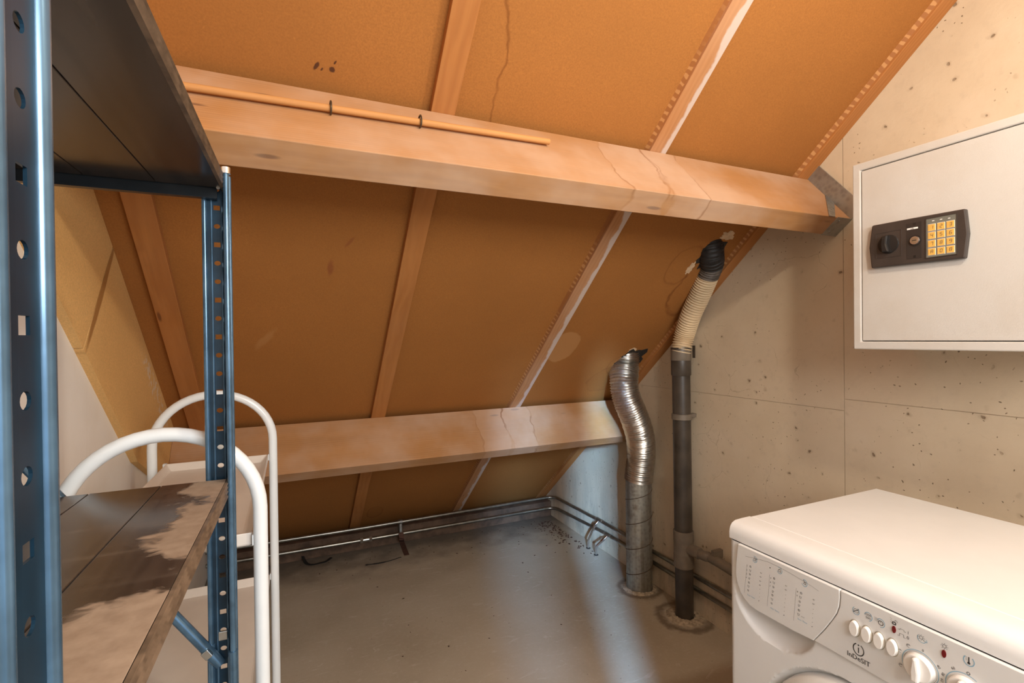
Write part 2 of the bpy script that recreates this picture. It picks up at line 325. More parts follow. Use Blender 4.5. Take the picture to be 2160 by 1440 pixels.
# ------------------------------------------------------------------ mesh builder
class MB:
    def __init__(s): s.v = []; s.f = []
    def add(s, vs, fs):
        b = len(s.v); s.v += [Vector(q) for q in vs]; s.f += [tuple(i + b for i in q) for q in fs]; return s
    def box(s, lo, hi, T=None):
        (a, b, c), (d, e, f) = lo, hi
        vs = [(a, b, c), (d, b, c), (d, e, c), (a, e, c), (a, b, f), (d, b, f), (d, e, f), (a, e, f)]
        if T: vs = [T(*q) for q in vs]
        return s.add(vs, [(0, 3, 2, 1), (4, 5, 6, 7), (0, 1, 5, 4), (1, 2, 6, 5), (2, 3, 7, 6), (3, 0, 4, 7)])
    def prism(s, poly, T, d0, d1):
        """poly: 2D points; T(a, b, d) -> world"""
        n = len(poly); vs = [T(a, b, d0) for a, b in poly] + [T(a, b, d1) for a, b in poly]
        return s.add(vs, [tuple(range(n)), tuple(range(2 * n - 1, n - 1, -1))] + [(i, i + n, (i + 1) % n + n, (i + 1) % n) for i in range(n)])
    def ringprism(s, outer, inner, T, d0, d1):
        n = len(outer); vs = [T(a, b, d) for d in (d0, d1) for pl in (outer, inner) for a, b in pl]; fs = []
        for i in range(n):
            j = (i + 1) % n
            fs += [(i, j, j + n, i + n), (i + 2 * n, i + 3 * n, j + 3 * n, j + 2 * n), (i, i + 2 * n, j + 2 * n, j), (i + n, j + n, j + 3 * n, i + 3 * n)]
        return s.add(vs, fs)
    def tube(s, pts, rad, n=16, caps=True, flat=None):
        pts = [Vector(p) for p in pts]; m = len(pts); rad = rad if isinstance(rad, (list, tuple)) else [rad] * m
        tn = [(pts[min(i + 1, m - 1)] - pts[max(i - 1, 0)]).normalized() for i in range(m)]
        u = tn[0].orthogonal().normalized(); vs = []
        for i in range(m):
            if i:
                q = tn[i - 1].rotation_difference(tn[i]); u = q @ u
            u = (u - tn[i] * u.dot(tn[i])).normalized(); w = tn[i].cross(u)
            for k in range(n):
                a = 2 * math.pi * k / n; vs.append(pts[i] + (u * math.cos(a) + w * math.sin(a)) * rad[i])
        fs = [(i * n + k, i * n + (k + 1) % n, (i + 1) * n + (k + 1) % n, (i + 1) * n + k) for i in range(m - 1) for k in range(n)]
        if caps: fs += [tuple(range(n - 1, -1, -1)), tuple(range((m - 1) * n, m * n))]
        return s.add(vs, fs)
    def cyl(s, a, b, r, n=20, r2=None): return s.tube([a, b], [r, r if r2 is None else r2], n)
    def disc_prism(s, c, ra, rb, T, d0, d1, n=28, taper=1.0):
        lo = [(c[0] + ra * math.cos(2 * math.pi * k / n), c[1] + rb * math.sin(2 * math.pi * k / n)) for k in range(n)]
        hi = [(c[0] + taper * ra * math.cos(2 * math.pi * k / n), c[1] + taper * rb * math.sin(2 * math.pi * k / n)) for k in range(n)]
        vs = [T(a, b, d0) for a, b in lo] + [T(a, b, d1) for a, b in hi]
        return s.add(vs, [tuple(range(n)), tuple(range(2 * n - 1, n - 1, -1))] + [(i, i + n, (i + 1) % n + n, (i + 1) % n) for i in range(n)])

ORG = {}
def obj(name, mb, mat, parent=None, smooth=False, bevel=0.0, solid=0.0, label=None, kind=None, origin=None):
    me = bpy.data.meshes.new(name)
    lo = [min(v[i] for v in mb.v) for i in range(3)]; hi = [max(v[i] for v in mb.v) for i in range(3)]
    c = Vector(origin) if origin is not None else Vector([(a + b) / 2 for a, b in zip(lo, hi)])
    me.from_pydata([tuple(v - c) for v in mb.v], [], mb.f)
    bm = bmesh.new(); bm.from_mesh(me); bmesh.ops.remove_doubles(bm, verts=bm.verts, dist=1e-6)
    if not solid: bmesh.ops.recalc_face_normals(bm, faces=bm.faces)
    bm.to_mesh(me); bm.free()
    me.materials.append(M[mat] if isinstance(mat, str) else mat)
    if smooth: me.shade_smooth(); me.set_sharp_from_angle(angle=math.radians(40))
    o = bpy.data.objects.new(name, me); COL.objects.link(o)
    o.location = c - (ORG[parent.name] if parent else Vector())
    if parent: o.parent = parent
    ORG[o.name] = c
    if solid:
        q = o.modifiers.new('solid', 'SOLIDIFY'); q.thickness = solid; q.offset = 0
    if bevel:
        q = o.modifiers.new('bevel', 'BEVEL'); q.width = bevel; q.segments = 2; q.limit_method = 'ANGLE'; q.angle_limit = math.radians(50)
    if label: o['label'] = label
    if kind: o['kind'] = kind
    return o
def tag(o, label, cat, group=None):
    o['label'] = label; o['category'] = cat
    if group: o['group'] = group
    return o
def thing(name, loc, label, cat, group=None):
    o = bpy.data.objects.new(name, None); COL.objects.link(o); o.location = loc; o.empty_display_size = 0.05
    ORG[o.name] = Vector(loc); return tag(o, label, cat, group)
def clip(poly, a, b, c):
    """keep a*x + b*y <= c"""
    out = []
    for i, p in enumerate(poly):
        q = poly[(i + 1) % len(poly)]; dp = a * p[0] + b * p[1] - c; dq = a * q[0] + b * q[1] - c
        if dp <= 0: out.append(p)
        if (dp < 0 < dq) or (dq < 0 < dp):
            t = dp / (dp - dq); out.append((p[0] + t * (q[0] - p[0]), p[1] + t * (q[1] - p[1])))
    return out
def spline(pts, n=12):
    """Catmull-Rom through pts"""
    P = [Vector(p) for p in pts]; P = [2 * P[0] - P[1]] + P + [2 * P[-1] - P[-2]]; out = []
    for i in range(1, len(P) - 2):
        for k in range(n):
            t = k / n; a, b, c, d = P[i - 1:i + 3]
            out.append(0.5 * ((2 * b) + (c - a) * t + (2 * a - 5 * b + 4 * c - d) * t * t + (3 * b - a - 3 * c + d) * t ** 3))
    return out + [P[-2]]
def rounded(pts, r, n=8):
    P = [Vector(p) for p in pts]; out = [P[0]]
    for i in range(1, len(P) - 1):
        a = (P[i - 1] - P[i]).normalized(); b = (P[i + 1] - P[i]).normalized(); p = P[i] + a * r; q = P[i] + b * r
        for k in range(n + 1):
            t = k / n; out.append(p * (1 - t) ** 2 + P[i] * 2 * t * (1 - t) + q * t * t)
    return out + [P[-1]]
def resample(pts, step):
    out = [pts[0]]; acc = 0
    for a, b in zip(pts, pts[1:]):
        L = (b - a).length; t = step - acc
        while t <= L: out.append(a + (b - a) * (t / L)); t += step
        acc = (acc + L) % step
    return out

# ================================================================== structure
fl = obj('floor', MB().box((XL - 1.6, YB - 2.6, -0.10), (XW + 0.15, 3.50, 0.0)), 'floor', kind='structure')

# concrete wall on the right: base with proud shutter panels, joints recessed
def yz(x0): return lambda a, b, d: Vector((x0 + d, a, b))
roofcut = (SP, CP, SP * 0.751 + CP * 2.232 + RT - 0.001)       # stays under the ceiling boards
wpoly = clip(clip([(YB, 0), (3.45, 0), (3.45, 3.2), (YB, 3.2)], *roofcut), 0, 1, ZC)
wr = obj('wall_right', MB().prism(wpoly, yz(XW), 0.003, 0.15), 'concrete', kind='structure')
JY = 1.069
for (ya, yb, za, zb) in ((JY + .0012, 3.45, 0, 1.0375), (JY + .0012, 3.45, 1.039, 3.2), (YB, JY - .0012, 0, 1.077), (YB, JY - .0012, 1.079, 3.2)):
    pl = clip(clip([(ya, za), (yb, za), (yb, zb), (ya, zb)], *roofcut), 0, 1, ZC)
    if len(pl) > 2: obj('shutter_panel', MB().prism(pl, yz(XW), 0.0, 0.004), 'concrete', wr)

# plastered wall on the left, with a sawn fibreboard strip along the slope
wl = obj('wall_left', MB().prism(wpoly, yz(XL), -0.15, 0.0), 'plaster', kind='structure')
strip = [(RP(0, s, h).y, RP(0, s, h).z) for s, h in ((-0.30, -RT + .001), (1.985, -RT + .001), (1.985, 0.23), (1.93, 0.23))]
e1, e2 = on(149.6, 680, 'X', XL + 0.018), on(265.5, 921, 'X', XL + 0.018)
dy = (e2 - e1).normalized()
strip += [((e2 + dy * 0.145).y, (e2 + dy * 0.145).z), ((e1 - dy * 1.5).y, (e1 - dy * 1.5).z)]
# split at the saw cut so each board is its own piece
def cutline(p, q, keep):
    a, b = q[1] - p[1], -(q[0] - p[0]); c = a * p[0] + b * p[1]
    return (a, b, c) if keep else (-a, -b, -c)
k1, k2 = on(240, 515, 'X', XL + 0.018), on(180, 722, 'X', XL + 0.018)
for kp in (True, False):
    a, b, c = cutline((k1.y, k1.z), (k2.y, k2.z), kp)
    obj('fibreboard_strip', MB().prism(clip(strip, a, b, c - 0.0007), yz(XL), 0.0, 0.018), 'fibre_light', wl)

# wall behind the camera, with a daylight slit and an opening added for the fill light
wb = MB()
GX0, GX1, GH = -0.06, 0.05, 2.02
DX0, DX1 = 0.11, 1.02
wb.box((XL, YB - 0.12, 0), (GX0, YB, ZC)); wb.box((GX1, YB - 0.12, 0), (DX0, YB, ZC)); wb.box((DX1, YB - 0.12, 0), (XW, YB, ZC))
wb.box((GX0, YB - 0.12, GH), (GX1, YB, ZC)); wb.box((DX0, YB - 0.12, GH), (DX1, YB, ZC))
obj('wall_back', wb, 'plaster', kind='structure')

# sloping ceiling of fibreboard panels on battens
RIBS = [(-0.363, -0.301), (0.323, 0.384), (1.000, 1.060), (1.668, XW)]
ce = obj('ceiling', MB().box((XL, YB - 0.1, ZC), (XW, RP(0, S_TOP, -RT).y + 0.02, ZC + 0.03)), 'plaster', kind='structure')
edges = [XL] + [(a + b) / 2 for a, b in RIBS[:3]] + [XW]
for a, b in zip(edges, edges[1:]):
    obj('fibreboard_panel', MB().box((a + .0008, S_TOP - 0.02, -RT - 0.014), (b - .0008, S_FLOOR + 0.03, -RT), RP), 'fibre', ce)
for i, (a, b) in enumerate(RIBS):
    o = obj('batten', MB().box((a, S_TOP, -RT), (b, S_FLOOR - 0.02, 0.0), RP), 'wood_rib_pale' if i == 2 else 'wood_rib', ce, bevel=0.0015)
    if i >= 2:   # bead of glue squeezed out beside the batten
        obj('glue_seam', MB().prism([(a - 0.006, -RT), (a + 0.001, -RT), (a + 0.001, -0.007)], lambda p, h, s: RP(p, s, h), S_TOP, S_FLOOR - 0.05), 'seam', ce)
obj('trim_1', MB().box((XL, 3.165, 0), (XW - 0.0, 3.23, 0.105)), plain('sill plate wood', (0.11, 0.065, 0.04), 0.85, 0, 0.4, 14, 0.3), kind='structure', bevel=0.003)

# purlins
P1S, P2S, PD, PT = 0.575, 1.984, 0.232, 0.070
p1 = obj('roof_purlin', MB().box((XL + 0.018, P1S, 0.0), (XW - 0.004, P1S + PT, PD), RP), 'wood_x', bevel=0.002)
tag(p1, 'upper pine purlin under the sloping ceiling, holding the wooden rod', 'beam', 'roof purlins')
p2 = obj('roof_purlin', MB().box((XL + 0.018, P2S, 0.0), (XW - 0.0, P2S + PT, PD - 0.006), RP), 'wood_x', bevel=0.002)
tag(p2, 'lower pine purlin just above the floor, passing behind the silver duct', 'beam', 'roof purlins')

# joist hanger at the wall end of the upper purlin
jh = thing('joist_hanger', RP(XW - 0.05, P1S + 0.03, PD), 'galvanised steel joist hanger at the wall end of upper purlin', 'bracket')
h = MB(); t = 0.0018
h.box((XW - 0.075, P1S - 0.002, PD), (XW - 0.002, P1S + PT + 0.002, PD + t), RP)                # seat
h.box((XW - 0.075, P1S + PT, 0.10), (XW - 0.002, P1S + PT + t, PD + t), RP)                      # lower cheek
h.box((XW - 0.006, P1S - 0.055, -0.010), (XW - 0.003, P1S, PD + t), RP)                          # wall flange
obj('hanger_body', h, 'galv', jh, bevel=0.0005)
h = MB(); sp = []
for (u, v) in ((1739.8, 406.7), (1759.8, 429.0), (1765.7, 460.4), (1752.0, 458.0)):
    q = on_plane(u, v, RP(0, P1S - .002, 0), ES); sp.append((q.x, (q - P0).dot(NR)))
sp[2] = (sp[2][0], PD + t); sp[3] = (sp[3][0], PD + t)
h.prism(sp, lambda a, b, d: RP(a, d, b), P1S - t - .001, P1S - .0005)
obj('strap', h, 'galv', jh, bevel=0.0004)
for (px, ph) in [((sp[0][0] * w0 + sp[1][0] * w1 + sp[2][0] * w2 + sp[3][0] * w3), (sp[0][1] * w0 + sp[1][1] * w1 + sp[2][1] * w2 + sp[3][1] * w3)) for w0, w1, w2, w3 in ((.45, .25, .12, .18), (.1, .4, .38, .12), (.18, .18, .26, .38))]:
    obj('nail', MB().cyl(RP(px, P1S - 0.002, ph), RP(px, P1S - 0.0045, ph), 0.0035, 10), 'galv', jh, smooth=True)
for (px, s) in ((XW - 0.055, 0.012), (XW - 0.055, 0.055)):
    obj('nail', MB().cyl(RP(px, P1S + s, PD + 0.001), RP(px, P1S + s, PD + 0.004), 0.0035, 10), 'galv', jh, smooth=True)

# wooden rod lying in two screw hooks on the upper face of the purlin
def rod_pt(u, v):
    q = on_plane(u, v, RP(0, P1S - 0.012, 0), ES); return q
ra, rb = rod_pt(385, 181), rod_pt(1158, 299)
rdir = (rb - ra).normalized()
rod = obj('hanging_rod', MB().tube([ra - rdir * 0.15, ra + (rb - ra) * 0.5, rb], 0.0075, 14), 'dowel', smooth=True)
tag(rod, 'thin round wooden rod lying along upper purlin', 'rod')
for i, (u, v) in enumerate(((697, 223), (884, 250))):
    c = rod_pt(u, v); c = ra + rdir * ((c.x - ra.x) / rdir.x) - NR * 0.003; hk = thing('screw_hook', RP(c.x, P1S, 0.06), ('small metal screw hook gripping the rod nearer the shelf unit', 'small metal screw hook gripping the rod nearer its free end')[i], 'hook', 'screw hooks on the purlin')
    pts = []
    for k in range(15):
        a = math.radians(-62 + k * 21); pts.append(c + (NR * math.cos(a) * -0.0150) + (ES * -1) * math.sin(a) * 0.0125)
    w = obj('hook_wire', MB().tube(pts, 0.0021, 8), 'brass', hk, smooth=True)
    e = pts[0]; obj('screw_shank', MB().cyl(e, e + ES * 0.016, 0.0016, 8), 'brass', hk, smooth=True)

# ================================================================== pipes
# ventilation duct: foil hose on a galvanised spiral tube
DC = Vector((1.628, 2.053, 0))
dt = thing('ventilation_duct', DC, 'silver foil flexible duct on a galvanised spiral pipe, rising through the ceiling', 'duct')
zj = 0.572
m = MB().tube([DC + Vector((0, 0, z)) for z in (-0.005, 0.2, 0.4, zj + 0.03)], 0.0655, 36)
rg = obj('spiral_pipe', m, 'duct', dt, smooth=True)
hel = []
for k in range(0, 4 * 36):
    a = 2 * math.pi * k / 36; hel.append(DC + Vector((math.cos(a) * 0.0660, math.sin(a) * 0.0660, 0.02 + 0.128 * k / 36)))
obj('spiral_seam', MB().tube(hel, 0.0020, 6), 'duct_seam', rg, smooth=True)
top = roof_px(1318, 768, -RT)
def at_depth(u, v, d): return CPOS + ray(u, v) * d
d_low = R_WC[2].dot(DC - CPOS); d_top = R_WC[2].dot(top - CPOS)
path = [(DC + Vector((0, 0, zj - 0.012))), at_depth(1352, 960, d_low - 0.02), at_depth(1350, 920, d_low - 0.045), at_depth(1338, 880, d_low - 0.065), at_depth(1322, 840, d_low - 0.075), at_depth(1316, 805, d_low - 0.07), top, top + Vector((0.0, -0.01, 0.075))]
pp = resample(spline(path, 24), 0.0022)
rr = [0.0690 + 0.0030 * math.sin(i * 2 * math.pi / 5) + 0.0008 * math.sin(i * 0.37) for i in range(len(pp))]
random.seed(3)
m = MB().tube(pp, rr, 36)
for k, v in enumerate(m.v): v += Vector((random.uniform(-1, 1), random.uniform(-1, 1), random.uniform(-1, 1))) * 0.0005
fx_ = obj('foil_hose', m, 'alu', dt, smooth=True)
i0 = min(range(len(pp)), key=lambda i: (pp[i] - at_depth(1315, 793, d_low - 0.07)).length)
obj('clamp_band', MB().tube(pp[i0:i0 + 5], 0.0728, 36), 'zinc', dt, smooth=True)
# torn edge of the board round the duct
def torn(name, u, v, w, hgt, seed, mat, par, h=-RT + 0.0):
    rs = random.Random(seed); c = roof_px(u, v, h); poly = []
    for k in range(22):
        a = 2 * math.pi * k / 22; q = 1 + rs.uniform(-0.28, 0.28); poly.append((c.x + math.cos(a) * w * q, (c - P0).dot(ES) + math.sin(a) * hgt * q))
    return obj(name, MB().prism(poly, lambda a, b, d: RP(a, b, d), -RT - 0.001, -RT + 0.0016), mat, par)
torn('torn_hole', 1330, 757, 0.072, 0.088, 5, 'dark_gap', ce); torn('torn_hole', 1498, 535, 0.052, 0.070, 9, 'dark_gap', ce)
M['torn_paper'] = plain('torn paper', (0.62, 0.44, 0.27), 0.9, 0, 0.15, 60)
torn('torn_paper', 1535, 497, 0.035, 0.020, 11, 'torn_paper', ce); torn('torn_paper', 1456, 565, 0.014, 0.032, 14, 'torn_paper', ce); torn('torn_paper', 1334, 738, 0.02, 0.015, 15, 'torn_paper', ce)

# dark waste stack with corrugated hose
WC = Vector((1.650, 1.753, 0)); RW = 0.0405
TL = Vector((0.006, 0, 0))
def wc(z): return Vector((WC.x + (z - 0.6) * 0.004, WC.y + (z) * 0.012, z))
ws = thing('waste_pipe', WC, 'dark brown waste pipe with grey tee and cream corrugated hose up to ceiling', 'pipe')
obj('pipe_body', MB().tube([wc(z) for z in (-0.005, 0.4, 0.8, 1.13)], RW, 30), 'pvc', ws, smooth=True)
obj('socket', MB().tube([wc(1.115), wc(1.12), wc(1.213), wc(1.216)], [RW + 0.001, RW + 0.004, RW + 0.004, RW + 0.003], 30), 'pvc', ws, smooth=True)
obj('socket_ring', MB().tube([wc(1.185), wc(1.187), wc(1.238), wc(1.240)], [RW + 0.003, RW + 0.0045, RW + 0.0045, RW], 30), 'pvc_grey', ws, smooth=True, label='tan grey socket ring')
cl = obj('pipe_clip', MB().tube([wc(.912), wc(.914), wc(.938), wc(.940)], [RW + 0.001, RW + 0.005, RW + 0.005, RW + 0.001], 30), 'pvc_grey', ws, smooth=True)
obj('clip_lug', MB().box((WC.x + 0.035, WC.y - 0.012, .922), (XW, WC.y + 0.012, .938)), 'pvc_grey', cl, bevel=0.001)
te = obj('tee', MB().tube([wc(.232), wc(.234), wc(.290), wc(.291), wc(.352), wc(.353), wc(.398), wc(.400)], [RW + .001, RW + .005, RW + .005, RW + .0035, RW + .0035, RW + .005, RW + .005, RW + .001], 30), 'pvc_grey', ws, smooth=True)
bd = Vector((0.10, -1, -0.02)).normalized(); bc = wc(.325)
b0 = bc + bd * 0.03; obj('branch_socket', MB().tube([b0, b0 + bd * 0.058, b0 + bd * 0.06], [0.026, 0.026, 0.022], 24), 'pvc_grey', te, smooth=True)
bp = [b0 + bd * 0.03, b0 + bd * 0.09, Vector((1.678, 1.60, 0.318)), Vector((1.680, 1.25, 0.295)), Vector((1.680, 0.62, 0.28))]
obj('branch_pipe', MB().tube(spline(bp, 8), 0.021, 20), 'pvc_grey', ws, smooth=True)
obj('branch_clip', MB().box((1.668, 1.592, 0.325), (XW, 1.612, 0.360)), 'pvc_grey', ws, bevel=0.002)
htop = roof_px(1500, 537, -RT)
h0 = wc(1.225); dh = R_WC[2].dot(h0 - CPOS); d1 = R_WC[2].dot(htop - CPOS)
def lerp(a, b, t): return a + (b - a) * t
hp = [h0, at_depth(1444, 705, dh - .01), at_depth(1458, 662, lerp(dh, d1, .25)), at_depth(1476, 622, lerp(dh, d1, .45)), at_depth(1494, 578, lerp(dh, d1, .70)), at_depth(1501, 557, lerp(dh, d1, .85)), htop, htop + Vector((-0.02, -0.01, 0.06))]
hs = spline(hp, 24); hh = resample(hs, 0.0021)
ih = min(range(len(hh)), key=lambda i: (hh[i] - hp[4]).length); it = min(range(len(hh)), key=lambda i: (hh[i] - hp[5]).length)
hr = [0.0425 + 0.0042 * math.sin(i * 2 * math.pi / 6) for i in range(len(hh))]
obj('corrugated_hose', MB().tube(hh[:ih + 1], hr[:ih + 1], 30), 'hose', ws, smooth=True, label='cream corrugated hose')
rs = random.Random(4)
g = [0.0435 + 0.003 * math.sin(i * 0.8) + rs.uniform(-.001, .001) for i in range(len(hh))]
mm = MB().tube(hh[ih - 2:it + 3], g[ih - 2:it + 3], 30)
obj('hose_sleeve', mm, 'hose_grey', ws, smooth=True, label='wrinkled dark grey hose sleeve')
mm = MB().tube(hh[it:], [0.047 + 0.004 * (k / max(1, len(hh) - it)) + rs.uniform(-.0015, .0015) for k in range(len(hh) - it)], 26)
obj('foil_wrap', mm, 'tape', ws, smooth=True, label='black foil wrap at the ceiling')
obj('tie_wrap', MB().tube([wc(1.236), wc(1.246)], 0.0455, 28), 'pvc', ws, smooth=True)
q = wc(1.243); obj('tie_tail', MB().box((q.x + 0.036, q.y - 0.050, q.z - 0.045), (q.x + 0.040, q.y - 0.036, q.z + 0.012)), 'pvc', ws)

# two heating pipes along the eaves, bending round the corner
def run(zb, zc, zw, xoff, r, name, label, bend):
    pts = [Vector((XL + 0.002, 3.10, zb + 0.005)), Vector((0.4, 3.10, zb)), Vector((XW - 0.012, 3.10, zc)), Vector((XW - 0.012, 2.45, zw)), Vector((XW - 0.012, 0.30, zw - 0.004))]
    pth = [pts[0]] + rounded(pts[1:4], bend, 10) + [pts[4]]
    th = thing(name, (0.6, 3.10, 0), label, 'pipe', 'heating pipes along the eaves')
    obj('pipe_tube', MB().tube(pth, r, 14), 'steel_pipe', th, smooth=True); return th
hpu = run(0.156, 0.160, 0.180, 0, 0.0105, 'heating_pipe', 'upper of the two thin zinc pipes bending round the floor corner', 0.075)
hpl = run(0.082, 0.082, 0.122, 0, 0.0105, 'heating_pipe', 'lower of the two thin zinc pipes bending round the floor corner', 0.075)
def bandx(par, nm, x0, x1, y, z, r, mat='steel_pipe', n=14): return obj(nm, MB().tube([(x0, y, z), (x1, y, z)], r, n), mat, par, smooth=True)
cx = on(846, 1105, 'Y', 3.10).x
bandx(hpu, 'pipe_clamp', cx - .008, cx + .008, 3.10, .1565, .0135, 'galv'); bandx(hpl, 'pipe_clamp', cx - .008, cx + .008, 3.10, .082, .0135, 'galv')
obj('clamp_bar', MB().box((cx - .008, 3.105, 0.088), (cx + .006, 3.165, 0.150)), 'galv', hpl)
c2 = on(772, 1133, 'Y', 3.10).x
bandx(hpl, 'coupling', c2 - .026, c2 + .026, 3.10, .082, .0130, 'zinc'); bandx(hpl, 'coupling_nut', c2 - .034, c2 - .018, 3.10, .082, .0165, 'zinc', 6); bandx(hpl, 'coupling_nut', c2 + .018, c2 + .034, 3.10, .082, .0165, 'zinc', 6)
# tees with short chrome tails into the floor
for th, z, yv, bx, by in ((hpu, 0.1795, 2.53, 1.655, 2.575), (hpl, 0.121, 2.44, 1.645, 2.475)):
    x = XW - 0.012
    obj('pipe_tee', MB().tube([(x, yv - .03, z), (x, yv + .03, z)], 0.0117, 14), 'steel_pipe', th, smooth=True)
    obj('tee_nut', MB().tube([(x, yv + .022, z), (x, yv + .034, z)], 0.0118, 12), 'zinc', th); obj('tee_nut', MB().tube([(x, yv - .034, z), (x, yv - .022, z)], 0.0118, 12), 'zinc', th)
    tl = obj('tail_tube', MB().tube(rounded([(x - .005, yv, z - .005), (x - .028, yv, z - .02), (bx, by, 0.05), (bx, by, -0.005)], 0.02, 6), 0.0068, 12), 'chrome', th, smooth=True)
    a = Vector((x - .026, yv + .002, z - .018)); d = (Vector((bx, by, 0.05)) - a).normalized()
    obj('tail_nut', MB().tube([a + d * .004, a + d * .024], 0.0105, 6), 'chrome', tl)
    obj('tail_hole', MB().disc_prism((bx, by), .014, .014, lambda p, q, d_: Vector((p, q, d_)), 0.0, 0.0012, 16), 'dark_gap', fl)

# ================================================================== safe on the wall
SX, SY0, SY1, SZ0, SZ1 = 1.42, 0.857, 0.352, 1.258, 1.764
sf = thing('wall_safe', (XW, (SY0 + SY1) / 2, SZ0), 'pale grey electronic wall safe with black lock plate above washing machine', 'safe')
def ST(a, b, d): return Vector((SX + d, a, b))
ow = 0.021
def rect(y0, y1, z0, z1, r=0.0):
    return [(y0, z0), (y1, z0), (y1, z1), (y0, z1)]
m = MB().ringprism(rect(SY1, SY0, SZ0, SZ1), rect(SY1 + ow, SY0 - ow, SZ0 + ow, SZ1 - ow), ST, 0.0, 0.05)
obj('door_frame', m, 'safe', sf, bevel=0.003)
obj('cabinet', MB().box((SX + 0.05, SY1, SZ0), (XW - 0.0005, SY0, SZ1)), 'safe', sf, bevel=0.002)
sd = obj('safe_door', MB().box((SX + 0.0015, SY1 + ow + .0022, SZ0 + ow + .0022), (SX + 0.048, SY0 - ow - .0022, SZ1 - ow - .0022)), 'safe', sf, bevel=0.0012)
lk = obj('lock_plate', MB(). prism([(.603, 1.583), (.598, 1.526), (.604, 1.470), (.706, 1.4715), (.803, 1.473), (.8085, 1.528), (.801, 1.586), (.706, 1.585)], ST, 0.0016, -0.012), 'black_plastic', sf, bevel=0.003, label='black lock plate')
# built on the lock plate
def px_safe(x, y): q = on(1780 + x / 4, 400 + y / 4, 'X', SX - 0.012); return (q.y, q.z)
kc = px_safe(375, 460)
obj('knob_bezel', MB().ringprism([(kc[0] + .0305 * a, kc[1] + .0335 * b) for a, b in ((1, 1), (-1, 1), (-1, -1), (1, -1))], [(kc[0] + .0285 * a, kc[1] + .0315 * b) for a, b in ((1, 1), (-1, 1), (-1, -1), (1, -1))], ST, -0.012, -0.0128), 'black_plastic', lk)
kn = obj('turn_knob', MB().disc_prism(kc, .0245, .0245, ST, -0.011, -0.0155, 36, 0.95), 'black_gloss', lk, smooth=True)
obj('knob_grip', MB().prism([(kc[0] + .010, kc[1] + .021), (kc[0] - .004, kc[1] + .0225), (kc[0] - .0015, kc[1]), (kc[0] - .007, kc[1] - .021), (kc[0] + .010, kc[1] - .021), (kc[0] + .012, kc[1])], ST, -0.0155, -0.026), 'black_gloss', kn, bevel=0.003)
sl = [px_safe(525, 290), px_safe(655, 265), px_safe(655, 575), px_safe(528, 590)]
obj('key_cover_slot', MB().prism(sl, ST, -0.012, -0.0123), plain('slot plastic', (0.028, 0.022, 0.019), 0.45), lk)
q = px_safe(596, 290); obj('slot_notch', MB().box((SX - .0129, q[0] - .0028, q[1] - .003), (SX - .0122, q[0] + .0028, q[1] + .003)), 'black_gloss', lk)
q = px_safe(598, 563); obj('slot_notch', MB().box((SX - .0129, q[0] - .0025, q[1] - .003), (SX - .0122, q[0] + .0025, q[1] + .003)), 'black_gloss', lk)
ky = px_safe(602, 428); obj('lock_surround', MB().disc_prism(ky, .0128, .0138, ST, -0.0122, -0.0138, 28), 'black_gloss', lk, smooth=True)
lc = obj('lock_cylinder', MB().disc_prism(ky, .0102, .0102, ST, -0.0135, -0.0165, 28, 0.93), plain('lock nickel', (0.62, 0.53, 0.46), 0.25, 0.9), lk, smooth=True)
obj('lock_face', MB().disc_prism(ky, .0070, .0070, ST, -0.0163, -0.0168, 24), 'zinc', lc); obj('keyhole', MB().box((SX - .0172, ky[0] - .0045, ky[1] - .0009), (SX - .0167, ky[0] + .0045, ky[1] + .0009)), 'dark_gap', lc)
lb = (px_safe(535, 345), px_safe(625, 310)); tagl = obj('number_label', MB().box((SX - .0132, lb[1][0], lb[0][1] + .0008), (SX - .0122, lb[0][0], lb[1][1] - .0006)), 'white_label', lk)
# keypad
kp = [px_safe(697, 240), px_safe(950, 213), px_safe(947, 545), px_safe(697, 570)]
ymx, ymn, zmx, zmn = kp[0][0], kp[1][0], (kp[0][1] + kp[1][1]) / 2, (kp[2][1] + kp[3][1]) / 2
kpl = obj('keypad', MB().box((SX - .0128, ymn, zmn), (SX - .012, ymx, zmx)), 'key_plate', lk)
obj('keypad_bezel', MB().ringprism(rect(ymn - .0016, ymx + .0016, zmn - .0016, zmx + .0016), rect(ymn, ymx, zmn, zmx), ST, -0.012, -0.0135), 'black_plastic', lk)

SEG = {'a': ((0, 2), (1, 2)), 'b': ((1, 1), (1, 2)), 'c': ((1, 0), (1, 1)), 'd': ((0, 0), (1, 0)), 'e': ((0, 0), (0, 1)), 'f': ((0, 1), (0, 2)), 'g': ((0, 1), (1, 1))}
DIG = {'0': 'abcdef', '1': 'bc', '2': 'abged', '3': 'abgcd', '4': 'fgbc', '5': 'afgcd', '6': 'afgedc', '7': 'abc', '8': 'abcdefg', '9': 'abcfgd', 'A': 'abcefg', 'B': 'abcdefg'}
def seg_digit(mb, ch, cy, cz, w, hh_, th, T, d0, d1, slant=0.12):
    for s_ in DIG[ch]:
        (x0, y0), (x1, y1) = SEG[s_]
        def P(x, y): return ((x - .5) * w + (y - 1) * hh_ / 2 * slant, (y - 1) * hh_ / 2)
        a, b = Vector(P(x0, y0)), Vector(P(x1, y1)); d = (b - a).normalized(); n_ = Vector((-d.y, d.x)) * th / 2; a += d * th * .35; b -= d * th * .35
        mb.prism([(cy - p.x, cz + p.y) for p in (a + n_, b + n_, b - n_, a - n_)], T, d0, d1)
cols = [px_safe(743, 320)[0], px_safe(822, 305)[0], px_safe(902, 290)[0]]
rows = [px_safe(822, 305)[1], px_safe(822, 373)[1], px_safe(822, 443)[1], px_safe(822, 513)[1]]
